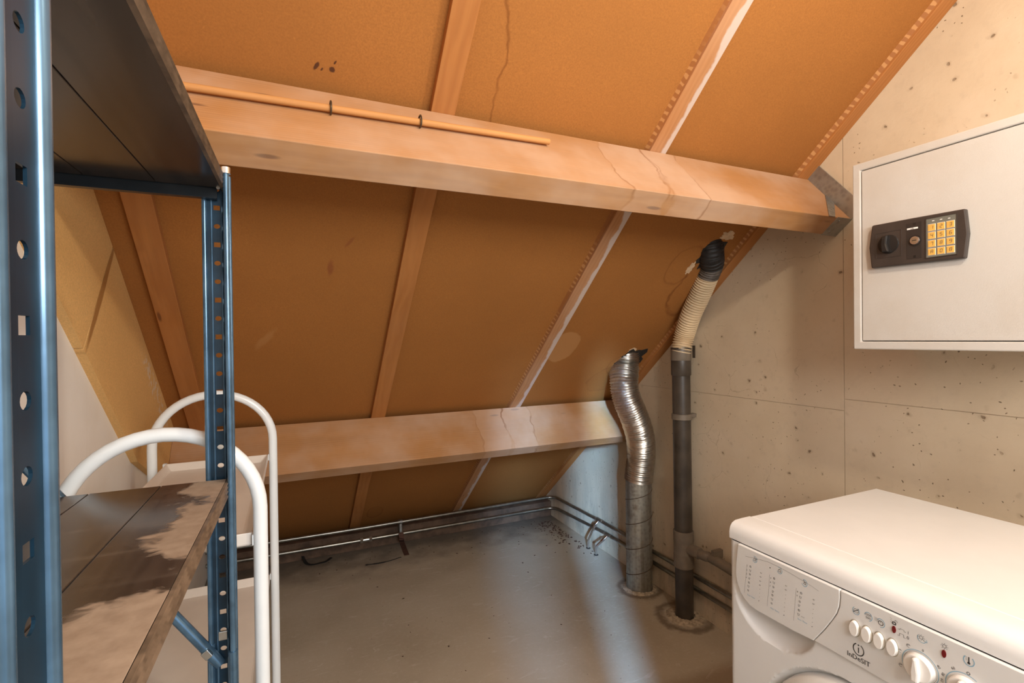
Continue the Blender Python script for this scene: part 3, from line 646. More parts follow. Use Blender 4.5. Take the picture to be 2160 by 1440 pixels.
for r_, line in enumerate(('123', '456', '789', 'A0B')):
    for c_, ch in enumerate(line):
        y, z = cols[c_], rows[r_]
        k = obj('key', MB().box((SX - .0142, y - .0073, z - .0078), (SX - .0127, y + .0073, z + .0078)), 'key_gold', kpl, bevel=0.0006)
        mk = MB(); seg_digit(mk, ch, y - .0008, z, .0042, .0074, .00075, ST, -.01425, -.0145)
        obj('key_legend', mk, 'ink', k)
        obj('key_border', MB().ringprism(rect(y - .0080, y + .0080, z - .0085, z + .0085), rect(y - .0073, y + .0073, z - .0078, z + .0078), ST, -.0127, -.0132), 'white_label', k)
for (x, y) in ((755, 262), (822, 250), (890, 240)):
    q = px_safe(x, y); obj('indicator', MB().box((SX - .0133, q[0] - .0022, q[1] - .0009), (SX - .0127, q[0] + .0022, q[1] + .0009)), 'white_label', kpl)

# ------------------------------------------------------------------ lettering helper
def text_polys(body, size):
    cu = bpy.data.curves.new('t', 'FONT'); cu.body = body; cu.size = size; cu.align_x = 'CENTER'; cu.align_y = 'CENTER'; cu.resolution_u = 3
    o = bpy.data.objects.new('t', cu); COL.objects.link(o); dg = bpy.context.evaluated_depsgraph_get()
    me = bpy.data.meshes.new_from_object(o.evaluated_get(dg)); vs = [v.co.copy() for v in me.vertices]; fs = [tuple(p.vertices) for p in me.polygons]
    bpy.data.objects.remove(o); bpy.data.curves.remove(cu); bpy.data.meshes.remove(me); return vs, fs
def put_text(mb, body, size, y, z, T, d, rot=0.0, sx=1.0, sy=1.0):
    vs, fs = text_polys(body, size); c_, s_ = math.cos(rot), math.sin(rot)
    mb.add([T(y - (v.x * sx * c_ - v.y * sy * s_), z + (v.x * sx * s_ + v.y * sy * c_), d) for v in vs], fs)
mk = MB(); put_text(mk, '06', 0.0075, (lb[0][0] + lb[1][0]) / 2, (lb[0][1] + lb[1][1]) / 2, ST, -.0134); obj('label_number', mk, 'ink_grey', tagl)

# ================================================================== washing machine
WX, WXB, WY0, WY1, WT = 0.957, 1.535, 0.869, 0.274, 0.852
wm = thing('washing_machine', (1.25, 0.5715, 0), 'white front loading washing machine in the corner below the safe', 'washing machine')
def WTf(a, b, d): return Vector((WX + d, a, b))
obj('body', MB().box((WX + 0.030, WY1, 0.015), (WXB, WY0, 0.812)), 'appliance', wm, bevel=0.004)
for (x, y) in ((WX + .07, WY0 - .05), (WX + .07, WY1 + .05), (WXB - .06, WY0 - .05), (WXB - .06, WY1 + .05)):
    obj('foot', MB().cyl((x, y, 0), (x, y, 0.02), 0.02, 16), 'rubber', wm, smooth=True)
# front ledge and worktop
prof = [(.958, .8125), (.9575, .828), (.9605, .840), (.967, .848), (.978, .8525), (1.005, .8535), (1.028, .8535), (1.028, .8125)]
obj('front_ledge', MB().prism(prof, lambda a, b, d: Vector((a, d, b)), WY1, WY0), 'appliance', wm, smooth=True, bevel=0.0012)
obj('worktop', MB().box((1.0288, WY1, .8125), (WXB + .004, WY0, .8530)), 'appliance', wm, bevel=0.004)
# front panel as a relief: finger scoop under the drawer and well round the door
DCY, DCZ, DR = 0.5715, 0.430, 0.212
SCY, SCZ, SRA, SRB = 0.752, 0.700, 0.098, 0.082
def depth(y, z):
    d = 0.0
    a = ((y - SCY) / SRA) ** 2 + ((z - SCZ) / SRB) ** 2
    if a < 1 and z < 0.76: d = max(d, 0.026 * (1 - a) ** 0.6)
    r = math.hypot(y - DCY, z - DCZ)
    if r < DR: d = max(d, 0.020 * min(1, (DR - r) / 0.012) ** 0.7)
    e = min(WY0 - y, y - WY1)
    if e < 0.014: d += 0.014 * (1 - math.sqrt(max(0, 1 - (1 - e / 0.014) ** 2)))
    return d
ny, nz = 150, 190; ys = [WY1 + (WY0 - WY1) * i / ny for i in range(ny + 1)]; zs = [0.06 + (0.8115 - 0.06) * j / nz for j in range(nz + 1)]
# finer columns where the edges round off
ys = sorted(set([round(y, 5) for y in ys] + [WY0 - .014 * t_ for t_ in (0, .04, .12, .25, .45, .7, 1)] + [WY1 + .014 * t_ for t_ in (0, .04, .12, .25, .45, .7, 1)])); ny = len(ys) - 1
mb = MB(); vs = [Vector((WX + depth(y, z), y, z)) for z in zs for y in ys]
fs = [(j * (ny + 1) + i, j * (ny + 1) + i + 1, (j + 1) * (ny + 1) + i + 1, (j + 1) * (ny + 1) + i) for j in range(nz) for i in range(ny)]
mb.add(vs, fs)
for side in (0, ny):          # returns to the body at both sides
    pv = [v for j in range(nz + 1) for v in (vs[j * (ny + 1) + side], Vector((WX + .032, ys[side], zs[j])))]
    mb.add(pv, [(2 * j, 2 * j + 1, 2 * j + 3, 2 * j + 2) for j in range(nz)])
fp = obj('front_panel', mb, 'appliance', wm, smooth=True)
obj('plinth', MB().box((WX + .014, WY1 + .004, .015), (WX + .03, WY0 - .004, .058)), 'appliance', wm, bevel=0.002)
FD = -0.006
def fpx(x, y):            # pixel of the front crop -> (Y, Z) on the fascia
    q = on(1500 + x / 3.2727, 1000 + y / 3.2727, 'X', WX + FD); return (q.y, q.z)
def fpz(x, y):
    q = on(1750 + x / 5.268, 1240 + y / 5.268, 'X', WX + FD); return (q.y, q.z)
drawer = [(.8375, .8105), (.603, .8105), (.602, .797), (.604, .778), (.609, .762), (.617, .746), (.633, .718), (.6555, .6835), (.70, .6800), (.788, .6785), (.806, .6810), (.820, .688), (.832, .700), (.840, .716), (.8445, .735), (.8435, .765)]
dw = obj('detergent_drawer', MB().prism(drawer, WTf, 0.004, FD), 'fascia', wm, bevel=0.0015)
fas = [(.6005, .8105), (WY1 + .004, .8105), (WY1 + .004, .6850), (.6535, .6850), (.6315, .7185), (.6155, .7465), (.6075, .7620), (.6024, .7780), (.6004, .7970)]
fa = obj('control_fascia', MB().prism(fas, WTf, 0.002, FD), 'fascia', wm, bevel=0.0012)
for (x, y) in ((993, 1060), (1077, 1103), (1162, 1148), (1253, 1195)):
    c = fpx(x, y); c = (c[0], .7525)
    b = obj('push_button', MB().disc_prism(c, .0088, .0150, WTf, FD + .001, FD - .0065, 28, 0.9), 'button', wm, smooth=True, bevel=0.0012)
    obj('button_gap', MB().ringprism([(c[0] + .0098 * math.cos(k * math.pi / 12), c[1] + .0160 * math.sin(k * math.pi / 12)) for k in range(24)], [(c[0] + .0089 * math.cos(k * math.pi / 12), c[1] + .0151 * math.sin(k * math.pi / 12)) for k in range(24)], WTf, FD, FD - .0004), 'door_gap', b)
for (x, y) in ((1264, 1070), (1609, 1238)):
    c = fpx(x, y); obj('indicator_lens', MB().disc_prism(c, .0030, .0062, WTf, FD, FD - .0014, 20), 'led', wm, smooth=True)
# knobs
K1 = (fpz(1005, 880)[0], .7425); K2 = (K1[0] - .0615, .7425)
for nm, c in (('programme', K1), ('temperature', K2)):
    kb = obj('dial_knob', MB().disc_prism(c, .0225, .0225, WTf, FD, FD - .010, 40, 0.93), 'button', wm, smooth=True, bevel=0.0015)
    obj('dial_grip', MB().prism([(c[0] + .0055, c[1] - .0205), (c[0] - .0055, c[1] - .0205), (c[0] - .0065, c[1] - .004), (c[0] - .0035, c[1] + .0195), (c[0] + .0035, c[1] + .0195), (c[0] + .0065, c[1] - .004)], WTf, FD - .009, FD - .0195), 'button', kb, bevel=0.003)
# door with its ring
dr = []
for k in range(48):
    a = 2 * math.pi * k / 48; dr.append((math.cos(a), math.sin(a)))
door = MB(); prof = [(.205, .018), (.204, .006), (.196, -.010), (.180, -.020), (.160, -.022), (.142, -.014), (.135, .0)]
vs = [WTf(DCY + r * ca - .004, DCZ + r * sa - .002, d) for r, d in prof for ca, sa in dr]
door.add(vs, [(j * 48 + i, j * 48 + (i + 1) % 48, (j + 1) * 48 + (i + 1) % 48, (j + 1) * 48 + i) for j in range(len(prof) - 1) for i in range(48)])
dd = obj('porthole_door', door, 'appliance', wm, smooth=True)
gl = MB(); vs = [WTf(DCY + r * ca, DCZ + r * sa, d) for r, d in ((.138, -.002), (.10, .008), (.05, .015), (.001, .017)) for ca, sa in dr]
gl.add(vs, [(j * 48 + i, j * 48 + (i + 1) % 48, (j + 1) * 48 + (i + 1) % 48, (j + 1) * 48 + i) for j in range(3) for i in range(48)])
obj('door_glass', gl, 'glass', dd, smooth=True)

# ---- print on drawer and fascia
PD_ = FD - .0003
def seg(mb, a, b, th):
    a, b = Vector(a), Vector(b); d = (b - a).normalized(); n_ = Vector((-d.y, d.x)) * th / 2
    mb.add([WTf(p.x, p.y, PD_) for p in (a + n_, b + n_, b - n_, a - n_)], [(0, 1, 2, 3)])
def arc(mb, c, ra, rb, a0, a1, th, n=20):
    P = [(c[0] - ra * math.cos(math.radians(a0 + (a1 - a0) * k / n)), c[1] + rb * math.sin(math.radians(a0 + (a1 - a0) * k / n))) for k in range(n + 1)]
    for p, q in zip(P, P[1:]): seg(mb, p, q, th)
def dot(mb, c, r): mb.disc_prism(c, r, r, WTf, PD_ + .0002, PD_, 10)
def poly(mb, pts, th, close=False):
    for p, q in zip(pts, pts[1:] + (pts[:1] if close else [])): seg(mb, p, q, th)
ink, blu, gry = MB(), MB(), MB()
# curved guide line with three emblems
gl_ = [fpx(*q) for q in ((237, 565), (305, 580), (395, 605), (470, 640), (560, 690), (640, 738), (700, 775), (742, 806))]
g3 = [fpx(*q) for q in ((302, 587), (473, 664), (645, 751))]
for a, b in zip(gl_, gl_[1:]): seg(gry, a, b, .0005)
for i, c in enumerate(g3):
    arc(blu, c, .0058, .0068, 200, 480, .0011)
    if i == 0: poly(ink, [(c[0] + .0022, c[1] - .003), (c[0] - .0028, c[1] - .003), (c[0] - .0028, c[1] + .0022), (c[0], c[1] + .0038), (c[0] + .0022, c[1] + .0022)], .0008, True); seg(ink, (c[0], c[1]), (c[0] - .007, c[1] + .003), .0008)
    if i == 1: poly(ink, [(c[0] + .003, c[1] - .003), (c[0] - .003, c[1] - .003), (c[0] - .001, c[1] + .0035), (c[0] + .0025, c[1] + .001)], .0008, True)
    if i == 2: poly(ink, [(c[0] + .002, c[1] + .006), (c[0] - .001, c[1] + .002), (c[0] + .002, c[1] - .001), (c[0] - .002, c[1] - .003), (c[0] - .003, c[1] + .001), (c[0], c[1] + .003)], .0008, True)
tabs = [(((248, 620), (230, 815)), '1234', [(250, 632), (248, 660), (246, 686), (244, 712)], [(272, 637), (270, 664), (268, 690), (265, 719), (262, 747), (258, 772), (256, 800)], ['90°', '90°', '60°', '40°'], [(346, 683), (343, 710), (340, 738), (338, 766)], [(336, 793), (335, 820), (333, 846), (330, 873)], (276, 842)),
        (((405, 692), (388, 910)), '567', [(413, 716), (410, 744), (407, 771)], [(436, 719), (434, 748), (431, 778), (428, 810), (424, 834), (421, 861), (418, 890)], ['60°', '40°'], [(519, 771), (517, 799)], [(515, 832), (512, 859), (509, 887), (507, 916), (505, 945), (503, 972)], (440, 936)),
        (((588, 785), (570, 1010)), '89', [(597, 810), (594, 838)], [(622, 820), (617, 848), (612, 878), (609, 906), (607, 938), (604, 966)], ['40°', '30°'], [(710, 867), (708, 896)], [(705, 931), (703, 961), (701, 991), (699, 1021), (697, 1051)], (630, 1012))]
for ln, nums, npos, ipos, temps, tpos, dots, stop in tabs:
    seg(gry, fpx(*ln[0]), fpx(*ln[1]), .0004)
    for ch, p in zip(nums, npos): put_text(ink, ch, .0048, *fpx(*p), WTf, PD_)
    for k, p in enumerate(ipos):
        c = fpx(*p); e = .0022
        if k % 4 == 0: arc(ink, c, e, e, 0, 360, .0005, 10); arc(ink, (c[0], c[1]), e * .5, e * .5, 0, 300, .0005, 8)
        elif k % 4 == 1: poly(ink, [(c[0] + e, c[1] + e), (c[0] + e * .7, c[1] - e), (c[0] - e * .7, c[1] - e), (c[0] - e, c[1] + e)], .0005); seg(ink, (c[0] + e, c[1] + e * .5), (c[0] - e, c[1] + e * .4), .0005)
        elif k % 4 == 2: arc(gry, c, e, e, 0, 360, .0005, 10); arc(gry, c, e * .4, e * .4, 0, 360, .0006, 8)
        else: arc(ink, c, e, e, 30, 290, .0005, 10); seg(ink, (c[0] + e, c[1] - e), (c[0] - e, c[1] + e * .6), .0005)
    for tx, p in zip(temps, tpos): put_text(gry, tx, .0040, *fpx(*p), WTf, PD_)
    for k, p in enumerate(dots): dot(ink, fpx(*p), .0009 if k == len(dots) - 1 else .0005)
    put_text(blu, 'Stop / Reset', .0042, *fpx(*stop), WTf, PD_)
q = fpx(632, 984); put_text(gry, 'wool', .0036, q[0], q[1], WTf, PD_)
dot(ink, fpx(407, 645), .0012)
obj('printed_symbols', ink, 'ink', dw, label='dark printed programme symbols', kind='stuff'); obj('printed_symbols', blu, 'ink_blue', dw, label='blue printed words and rings', kind='stuff'); obj('printed_symbols', gry, 'ink_grey', dw, label='fine grey printed lines', kind='stuff')
ink, blu, gry = MB(), MB(), MB()
c = fpx(1001, 942); arc(blu, c, .0060, .0068, 120, 420, .0010); arc(ink, c, .0042, .0036, 0, 360, .0006); seg(ink, (c[0] + .005, c[1] - .0035), (c[0] - .005, c[1] + .0045), .0011)
c = fpx(1086, 982); arc(blu, c, .0064, .0074, -80, 170, .0010); put_text(ink, '1000', .0056, c[0] + .0008, c[1] + .0027, WTf, PD_); put_text(ink, '500', .0056, c[0] + .0004, c[1] - .0027, WTf, PD_)
c = fpx(1172, 1027); arc(blu, c, .0064, .0072, -100, 150, .0010); arc(ink, c, .0038, .0038, 0, 360, .0011); seg(ink, c, (c[0], c[1] + .003), .0006)
for k in range(3): seg(gry, (c[0] + .003, c[1] + .0045 - .002 * k), (c[0] + .0105, c[1] + .0062 - .0026 * k), .0005)
c = fpx(1264, 1026); poly(ink, [(c[0] + .0024, c[1] - .0024), (c[0] - .0024, c[1] - .0024), (c[0] - .0024, c[1] + .0014), (c[0] + .0024, c[1] + .0014)], .0016, True); arc(ink, (c[0] - .003, c[1] + .0028), .0022, .0026, 0, 180, .0006)
for k in range(3): seg(gry, (c[0] + .0035, c[1] + .003 * k - .001), (c[0] + .0062, c[1] + .0036 * k), .0004)
c = fpx(1320, 1080); w = .0022; poly(ink, [(c[0] + 3 * w, c[1]), (c[0] + 1.6 * w, c[1]), (c[0] + 1.6 * w, c[1] + w), (c[0] - 1.2 * w, c[1] + w), (c[0] - 1.2 * w, c[1]), (c[0] - 2.6 * w, c[1])], .0005); put_text(ink, 'I', .0068, c[0] - .0090, c[1] + .001, WTf, PD_)
c = fpx(1318, 1112); poly(ink, [(c[0] + 3 * w, c[1] - w), (c[0] + 1.6 * w, c[1] - w), (c[0] + 1.6 * w, c[1] + w), (c[0] - 1.2 * w, c[1] + w), (c[0] - 1.2 * w, c[1] - w), (c[0] - 2.6 * w, c[1] - w)], .0005); put_text(ink, '0', .0074, c[0] - .0090, c[1] + .0005, WTf, PD_)
def sun(c, r, mbx, n=8):
    arc(mbx, c, r * .5, r * .5, 0, 360, .0006, 12)
    for k in range(n):
        a = 2 * math.pi * k / n; seg(mbx, (c[0] + r * .72 * math.cos(a), c[1] + r * .72 * math.sin(a)), (c[0] + r * math.cos(a), c[1] + r * math.sin(a)), .0006)
c = fpx(1456, 1133); sun((c[0] + .001, c[1] + .001), .0052, ink); arc(blu, c, .0062, .0070, 150, 330, .0009); poly(blu, [(c[0] - .003, c[1] - .002), (c[0] - .0075, c[1] - .0035), (c[0] - .0065, c[1] + .001)], .0007)
sun(fpx(1612, 1187), .0050, ink)
c = fpx(1780, 1288); arc(blu, c, .0066, .0076, 130, 410, .0013); seg(ink, (c[0], c[1] + .006), (c[0], c[1] - .003), .0016); dot(ink, (c[0], c[1] - .0035), .0019)
for k in range(4): seg(gry, (c[0] + .0022, c[1] + .005 - .0016 * k), (c[0] + .0042, c[1] + .005 - .0016 * k), .0004)
arc(blu, K1, .0262, .0262, -70, 235, .0011, 40); arc(blu, K2, .0262, .0262, 60, 235, .0011, 30); arc(gry, K1, .0240, .0240, 0, 360, .0004, 40)
for tx, a in (('0', 82), ('40', 32), ('60', -5)): put_text(ink, tx, .0058, K1[0] - .0305 * math.cos(math.radians(a)), K1[1] + .0305 * math.sin(math.radians(a)), WTf, PD_, math.radians(a - 90))
for a in (122, 160, 205):
    c = (K1[0] - .0315 * math.cos(math.radians(a)), K1[1] + .0315 * math.sin(math.radians(a))); arc(ink, c, .0026, .0026, 20, 300, .0006, 10); seg(ink, (c[0] + .002, c[1]), (c[0] - .002, c[1] + .002), .0006)
put_text(ink, '60', .0056, K2[0] - .0305 * math.cos(math.radians(122)), K2[1] + .0305 * math.sin(math.radians(122)), WTf, PD_, math.radians(30))
put_text(ink, '80', .0056, K2[0] - .0305 * math.cos(math.radians(165)), K2[1] + .0305 * math.sin(math.radians(165)), WTf, PD_, math.radians(70))
c = (K2[0] - .0295 * math.cos(math.radians(84)), K2[1] + .0295 * math.sin(math.radians(84))); arc(ink, c, .0020, .0020, 0, 360, .0008, 10)
# maker's mark
c = fpx(1018, 1210); arc(ink, c, .0092, .0104, -245, 65, .0019, 30); seg(ink, (c[0], c[1] - .0062), (c[0], c[1] + .0040), .0019); dot(ink, (c[0], c[1] + .0082), .0015)
c = fpx(1018, 1275); put_text(ink, 'InDeSIT', .0125, c[0], c[1], WTf, PD_, 0, 1.0, 1.0); put_text(ink, 'InDeSIT', .0125, c[0] + .00035, c[1] + .0002, WTf, PD_ - .00003)
obj('printed_symbols', ink, 'ink', fa, label='dark printed symbols and maker name', kind='stuff'); obj('printed_symbols', blu, 'ink_blue', fa, label='blue printed rings', kind='stuff'); obj('printed_symbols', gry, 'ink_grey', fa, label='fine grey printed lines', kind='stuff')

# ================================================================== shelving unit
UX, UY, UL, UD = -0.092, 0.955, 0.708, 0.316
UA = math.radians(-0.65)
su = thing('shelving_unit', (UX, UY, 0), 'dark blue metal shelving unit with punched corner posts, in the left foreground', 'shelving')
def U(x, y, z):      # local to world, slight turn about the far front post
    return Vector((UX + x * math.cos(UA) - y * math.sin(UA), UY + x * math.sin(UA) + y * math.cos(UA), z))
LEG = 0.036; PITCH = 0.0308; ZTOP = 1.577
Z_H0 = on(452, 438, 'Y', UY).z
pat = 'srsrr'
def leg_plate(mb, T, z0, z1):
    """T(a, z): a = 0..LEG across the leg; punched in the middle third"""
    def strip(a0, a1):
        mb.add([T(a0, z0), T(a1, z0), T(a1, z1), T(a0, z1)], [(0, 1, 2, 3)])
    c0, c1 = LEG * .34, LEG * .66; cm = (c0 + c1) / 2
    strip(0, c0); strip(c1, LEG)
    k0 = math.floor((z0 - Z_H0) / PITCH); z = Z_H0 + k0 * PITCH
    zc = z0
    k = k0
    while True:
        zm = Z_H0 + k * PITCH
        if zm - PITCH / 2 >= z1: break
        lo, hi = max(z0, zm - PITCH / 2), min(z1, zm + PITCH / 2)
        if hi - lo > 0.02:
            sq = pat[(-k) % 5] == 's'; n = 16; rx, rz = .0047, .0040; ho = []; ou = []
            for j in range(n):
                a = 2 * math.pi * j / n; ca, sa = math.cos(a), math.sin(a); q = max(abs(ca), abs(sa))
                ou.append((cm + ca / q * (c1 - c0) / 2, (lo + hi) / 2 + sa / q * (hi - lo) / 2)); ho.append((cm + (ca / q if sq else ca) * rx, zm + (sa / q if sq else sa) * rz))
            vs = [T(*p) for p in ou] + [T(*p) for p in ho]
            mb.add(vs, [(j, (j + 1) % n, (j + 1) % n + n, j + n) for j in range(n)])
        else: mb.add([T(c0, lo), T(c1, lo), T(c1, hi), T(c0, hi)], [(0, 1, 2, 3)])
        k += 1
def post(cx_, cy_, sx, sy, ztop, nm):
    mb = MB(); leg_plate(mb, lambda a, z: U(cx_ + sx * a, cy_, z), 0.004, ztop); leg_plate(mb, lambda a, z: U(cx_, cy_ + sy * a, z), 0.004, ztop)
    p = obj('corner_post', mb, 'post_plate', su, solid=0.0014)
    b = MB()
    for (x, y, r) in ((cx_ + sx * LEG, cy_, .0042), (cx_, cy_ + sy * LEG, .0045), (cx_, cy_, .0036)): b.tube([U(x, y, 0.004), U(x, y, ztop)], r, 12)
    for (x, y) in ((cx_ + sx * LEG * .30, cy_ + sy * .001), (cx_ + sx * LEG * .72, cy_ + sy * .001)): b.tube([U(x, y, 0.004), U(x, y, ztop)], .0016, 8)
    obj('post_bead', b, 'post', p, smooth=True)
    obj('end_cap', MB().tube([U(cx_, cy_ + sy * LEG, ztop - .006), U(cx_, cy_ + sy * LEG, ztop + .004)], .0070, 16), 'chrome' if sx < 0 else 'post_dark', p, smooth=True)
    obj('post_foot', MB().box((-.006, -.006, 0), (LEG + .004, LEG + .004, .012), lambda a, b_, z: U(cx_ + sx * a, cy_ + sy * b_, z)), 'rubber', p)
    return p
pf = post(0, 0, -1, -1, ZTOP, 'far')
pn = post(0, -UL, -1, 1, ZTOP + .31, 'near')
post(-UD, 0, 1, -1, ZTOP, 'farback'); post(-UD, -UL, 1, 1, ZTOP + .31, 'nearback')
# lower post sleeve below the splice
zs_ = on(470, 1352, 'Y', UY).z
b = MB()
b.tube([U(0, -LEG, .012), U(0, -LEG, zs_)], .0068, 14); b.tube([U(-LEG, 0, .012), U(-LEG, 0, zs_)], .0060, 14)
obj('post_splice', b, 'post', pf, smooth=True)
# shelves: front and end rails carrying three boards
ZL, ZU = on(470, 1010, 'Y', .95).z, 1.570
for z in (ZU, ZL, 0.42):
    for (x0, sgn) in ((-.003, 1), (-UD + .003, -1)):
        prof = [(-.001, .001), (0, 0), (-.003, -.003), (0, -.006), (-.003, -.010), (0, -.013), (-.003, -.017), (0, -.021), (-.005, -.0215), (-.005, .001)]
        obj('side_rail', MB().prism([(x0 + sgn * a, b_) for a, b_ in prof], lambda a, b_, d: U(a, d, z + b_), -UL + .006, -.006), 'rim', su, label='ridged front rail of shelf' if sgn > 0 else None)
    for (y0, y1) in ((-.006, -.0085), (-UL + .006, -UL + .0085)):
        e = MB(); e.box((-UD + .02, min(y0, y1), z - .034), (-.016, max(y0, y1), z - .002), U); e.box((-UD + .02, min(y0, y1) - (0.010 if y0 > -.1 else 0), z - .0355), (-.016, max(y0, y1) + (0 if y0 > -.1 else .010), z - .034), U)
        obj('end_rail', e, 'post_dark', su)
    for x1, x0 in ((-.0085, -.0990), (-.1000, -.1905), (-.1915, -UD + .0085)):
        obj('shelf_board', MB().box((x0, -UL + .010, z - .016), (x1, -.010, z + .001), U), 'shelf', su, bevel=0.0010)
# diagonal brace across the far end
A = on(462, 1396, 'Y', UY - .004); B = on(85, 1012, 'Y', UY - .004); dB = (B - A).normalized()
A2, B2 = A - dB * .004, A + dB * 0.45
br = obj('end_brace', MB().tube([A2, A2 + dB * .02, A2 + dB * .045, B2 - dB * .04, B2], [.0085, .0095, .0085, .0085, .009], 14), 'post', su, smooth=True)
nq = dB.cross(Vector((0, 1, 0))).normalized()
obj('brace_nut', MB().box((-.007, -.014, -.006), (.007, -.005, .006), lambda a, y, z: A + dB * (.028 + a) + Vector((0, y, 0)) + nq * z), 'zinc', br, bevel=0.001)
z = on(449, 1342, 'Y', UY).z
obj('post_nut', MB().box((-.0065, -.006, -.0075), (.0065, -.0005, .0075), lambda a, y, q: U(-LEG * .5 + a, y, z + q)), 'zinc', pf, bevel=0.001)
obj('end_rail_bolt', MB().cyl(U(-.014, -.009, ZU - .016), U(-.014, -.012, ZU - .016), .003, 10), 'zinc', su)

# ================================================================== white trolley
TY0, TY1, TX0, TX1, TR = 1.008, 1.70, -0.345, -0.055, 0.0122
tr = thing('hoop_trolley', ((TX0 + TX1) / 2, (TY0 + TY1) / 2, 0), 'white tubular trolley with two hoop ends and enamel trays behind shelving unit', 'trolley')
def hoop(y, ztop, xl, xr, r):
    rad = (xr - xl) / 2; cxm = (xl + xr) / 2; hgt = 0.145; pts = [Vector((xl, y, 0.015))]
    for k in range(25):
        a = math.pi - math.pi * k / 24; pts.append(Vector((cxm + rad * math.cos(a), y, ztop - hgt + hgt * math.sin(a))))
    pts.append(Vector((xr, y, 0.015))); return MB().tube(pts, r, 20)
for (y, xl) in ((TY0, TX0), (TY1, TX0 - .02)):
    hp_ = obj('hoop_frame', hoop(y, 1.142, xl, TX1, TR), 'white_tube', tr, smooth=True)
    for x in (xl, TX1): obj('rubber_foot', MB().cyl((x, y, 0), (x, y, .03), .0145, 14), 'rubber', hp_, smooth=True)
for z in (0.926, 0.556, 0.18):
    y0, y1, x0, x1, hh_ = TY0 + .008, TY1 - .008, TX0 + .014, TX1 - .014, .026
    t = MB(); o4 = [(x0, y0), (x1, y0), (x1, y1), (x0, y1)]; i4 = [(x0 + .016, y0 + .012), (x1 - .016, y0 + .012), (x1 - .016, y1 - .02), (x0 + .016, y1 - .02)]
    vs = [(*p, z + hh_) for p in o4] + [(*p, z) for p in o4] + [(*p, z + .006) for p in i4]
    t.add(vs, [(0, 1, 5, 4), (1, 2, 6, 5), (2, 3, 7, 6), (3, 0, 4, 7), (4, 5, 6, 7), (0, 8, 9, 1), (1, 9, 10, 2), (2, 10, 11, 3), (3, 11, 8, 0), (8, 11, 10, 9)])
    ty = obj('tray', t, 'tray', tr, bevel=0.004)
    for (x, y) in ((x0, TY0), (x1, TY0), (x0, TY1), (x1, TY1)):
        sx = -1 if x == x0 else 1
        obj('bracket', MB().box((min(x, x + sx * .009), y - .004, z + .004), (max(x, x + sx * .009), y + .012, z + .023)), 'white_tube', ty, bevel=0.001)

# ================================================================== bits on the floor
def ribbon(pts, w, th, seed=1):
    mb = MB(); n = len(pts); vs = []
    for i, p in enumerate(pts):
        p = Vector(p); d = (Vector(pts[min(i + 1, n - 1)]) - Vector(pts[max(i - 1, 0)])).normalized(); s_ = d.cross(Vector((0, 0, 1)))
        s_ = s_.normalized() if s_.length > .1 else Vector((1, 0, 0)); up = s_.cross(d).normalized()
        for a, b_ in ((-1, 0), (1, 0), (1, 1), (-1, 1)): vs.append(p + s_ * a * (w[i] if isinstance(w, list) else w) / 2 + up * b_ * th)
    fs = [(4 * i + k, 4 * i + (k + 1) % 4, 4 * i + 4 + (k + 1) % 4, 4 * i + 4 + k) for i in range(n - 1) for k in range(4)] + [(3, 2, 1, 0), (4 * n - 4, 4 * n - 3, 4 * n - 2, 4 * n - 1)]
    return mb.add(vs, fs)
def fl_px(u, v, z=0.0008): q = on(u, v, 'Z', 0); return Vector((q.x, q.y, z))
a = [fl_px(637, 1178, .03), fl_px(641, 1184, .014), fl_px(648, 1190, .003), fl_px(660, 1191), fl_px(674, 1188), fl_px(688, 1184), fl_px(699, 1177, .004)]
tag(obj('rubber_strip', ribbon(spline(a, 4), 0.016, 0.002), 'rubber', smooth=False), 'curled black rubber strip on the floor nearer the trolley', 'strip', 'black rubber strips')
a = [fl_px(771, 1192), fl_px(785, 1190), fl_px(805, 1187), fl_px(825, 1182), fl_px(846, 1175)]
tag(obj('rubber_strip', ribbon(spline(a, 4), [.012] * 2 + [.006] * 3 + [.011] * 5 + [.005] * 7, 0.002), 'rubber'), 'thin straight black strip on the floor reaching the brown strap', 'strip', 'black rubber strips')
a = [Vector((cx - .004, 3.086, .095)), Vector((cx - .002, 3.078, .05)), fl_px(848, 1145, .004), fl_px(853, 1158), fl_px(858, 1171)]
tag(obj('webbing_strap', ribbon(spline(a, 5), 0.030, 0.003), 'strap'), 'short brown webbing strap hanging from the pipe clamp onto the floor', 'strap')
rs = random.Random(21); mb = MB()
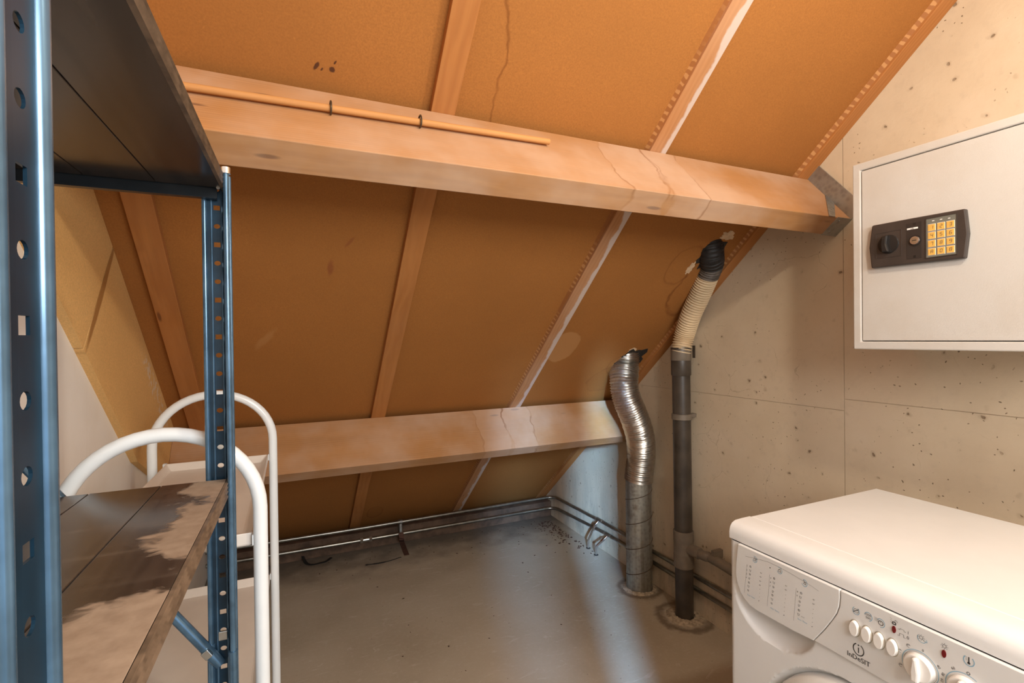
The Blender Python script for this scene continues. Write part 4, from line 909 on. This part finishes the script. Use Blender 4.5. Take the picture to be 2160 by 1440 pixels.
for i in range(260):
    t_ = rs.random()
    if t_ < .55: p = Vector((1.66 - abs(rs.gauss(0, .07)), 3.08 - abs(rs.gauss(0, .22)), 0))
    elif t_ < .8: p = Vector((rs.uniform(0.0, 1.6), 3.12 - abs(rs.gauss(0, .10)), 0))
    else: p = Vector((rs.uniform(0.1, 1.6), rs.uniform(1.4, 3.0), 0))
    r = rs.uniform(.0015, .0055) * (1.3 if t_ < .5 else .8); a_ = rs.uniform(0, 6.3)
    ex, ey = Vector((math.cos(a_), math.sin(a_), 0)) * r * rs.uniform(1, 2.2), Vector((-math.sin(a_), math.cos(a_), 0)) * r
    mb.add([p - ex, p + ey, p + ex, p - ey, p + Vector((0, 0, r * .8))], [(0, 1, 4), (1, 2, 4), (2, 3, 4), (3, 0, 4), (3, 2, 1, 0)])
o = tag(obj('floor_crumbs', mb, 'crumbs', kind='stuff'), 'scattered brown dirt crumbs along the floor edge', 'dirt')
# mortar collars where the pipes meet the floor
for (c, r1, r2_, sd) in ((WC, .045, .085, 1), (DC, .068, .085, 2)):
    rs = random.Random(sd); mb = MB(); n = 40; vs = []
    for j, (r, z) in enumerate(((r1, .010), (lerp(r1, r2_, .4), .009), (r2_, .0005))):
        for k in range(n):
            a = 2 * math.pi * k / n; q = 1 + rs.uniform(-.06, .06) * (j > 0); vs.append(c + Vector((math.cos(a) * r * q, math.sin(a) * r * q, z * rs.uniform(.6, 1.3))))
    mb.add(vs, [(j * n + k, j * n + (k + 1) % n, (j + 1) * n + (k + 1) % n, (j + 1) * n + k) for j in range(2) for k in range(n)])
    obj('mortar_collar', mb, plain('mortar %d' % sd, (0.40, 0.32, 0.23), 0.9, 0, 0.35, 60, 0.5), fl, smooth=True)

# ================================================================== ceiling lamp (above the camera)
lp = thing('ceiling_lamp', (LAMP_POS.x, LAMP_POS.y, ZC), 'bare bulb hanging on a cord from the ceiling', 'lamp')
obj('cord', MB().cyl((LAMP_POS.x, LAMP_POS.y, ZC), (LAMP_POS.x, LAMP_POS.y, LAMP_POS.z + .12), .003, 8), 'rubber', lp)
obj('socket_holder', MB().cyl((LAMP_POS.x, LAMP_POS.y, LAMP_POS.z + .055), (LAMP_POS.x, LAMP_POS.y, LAMP_POS.z + .12), .016, 16), 'rubber', lp)
L = bpy.data.lights.new('bulb', 'POINT'); L.energy = LAMP_W; L.color = LAMP_COL; L.shadow_soft_size = 0.045
lo = bpy.data.objects.new('bulb', L); COL.objects.link(lo); lo.location = LAMP_POS
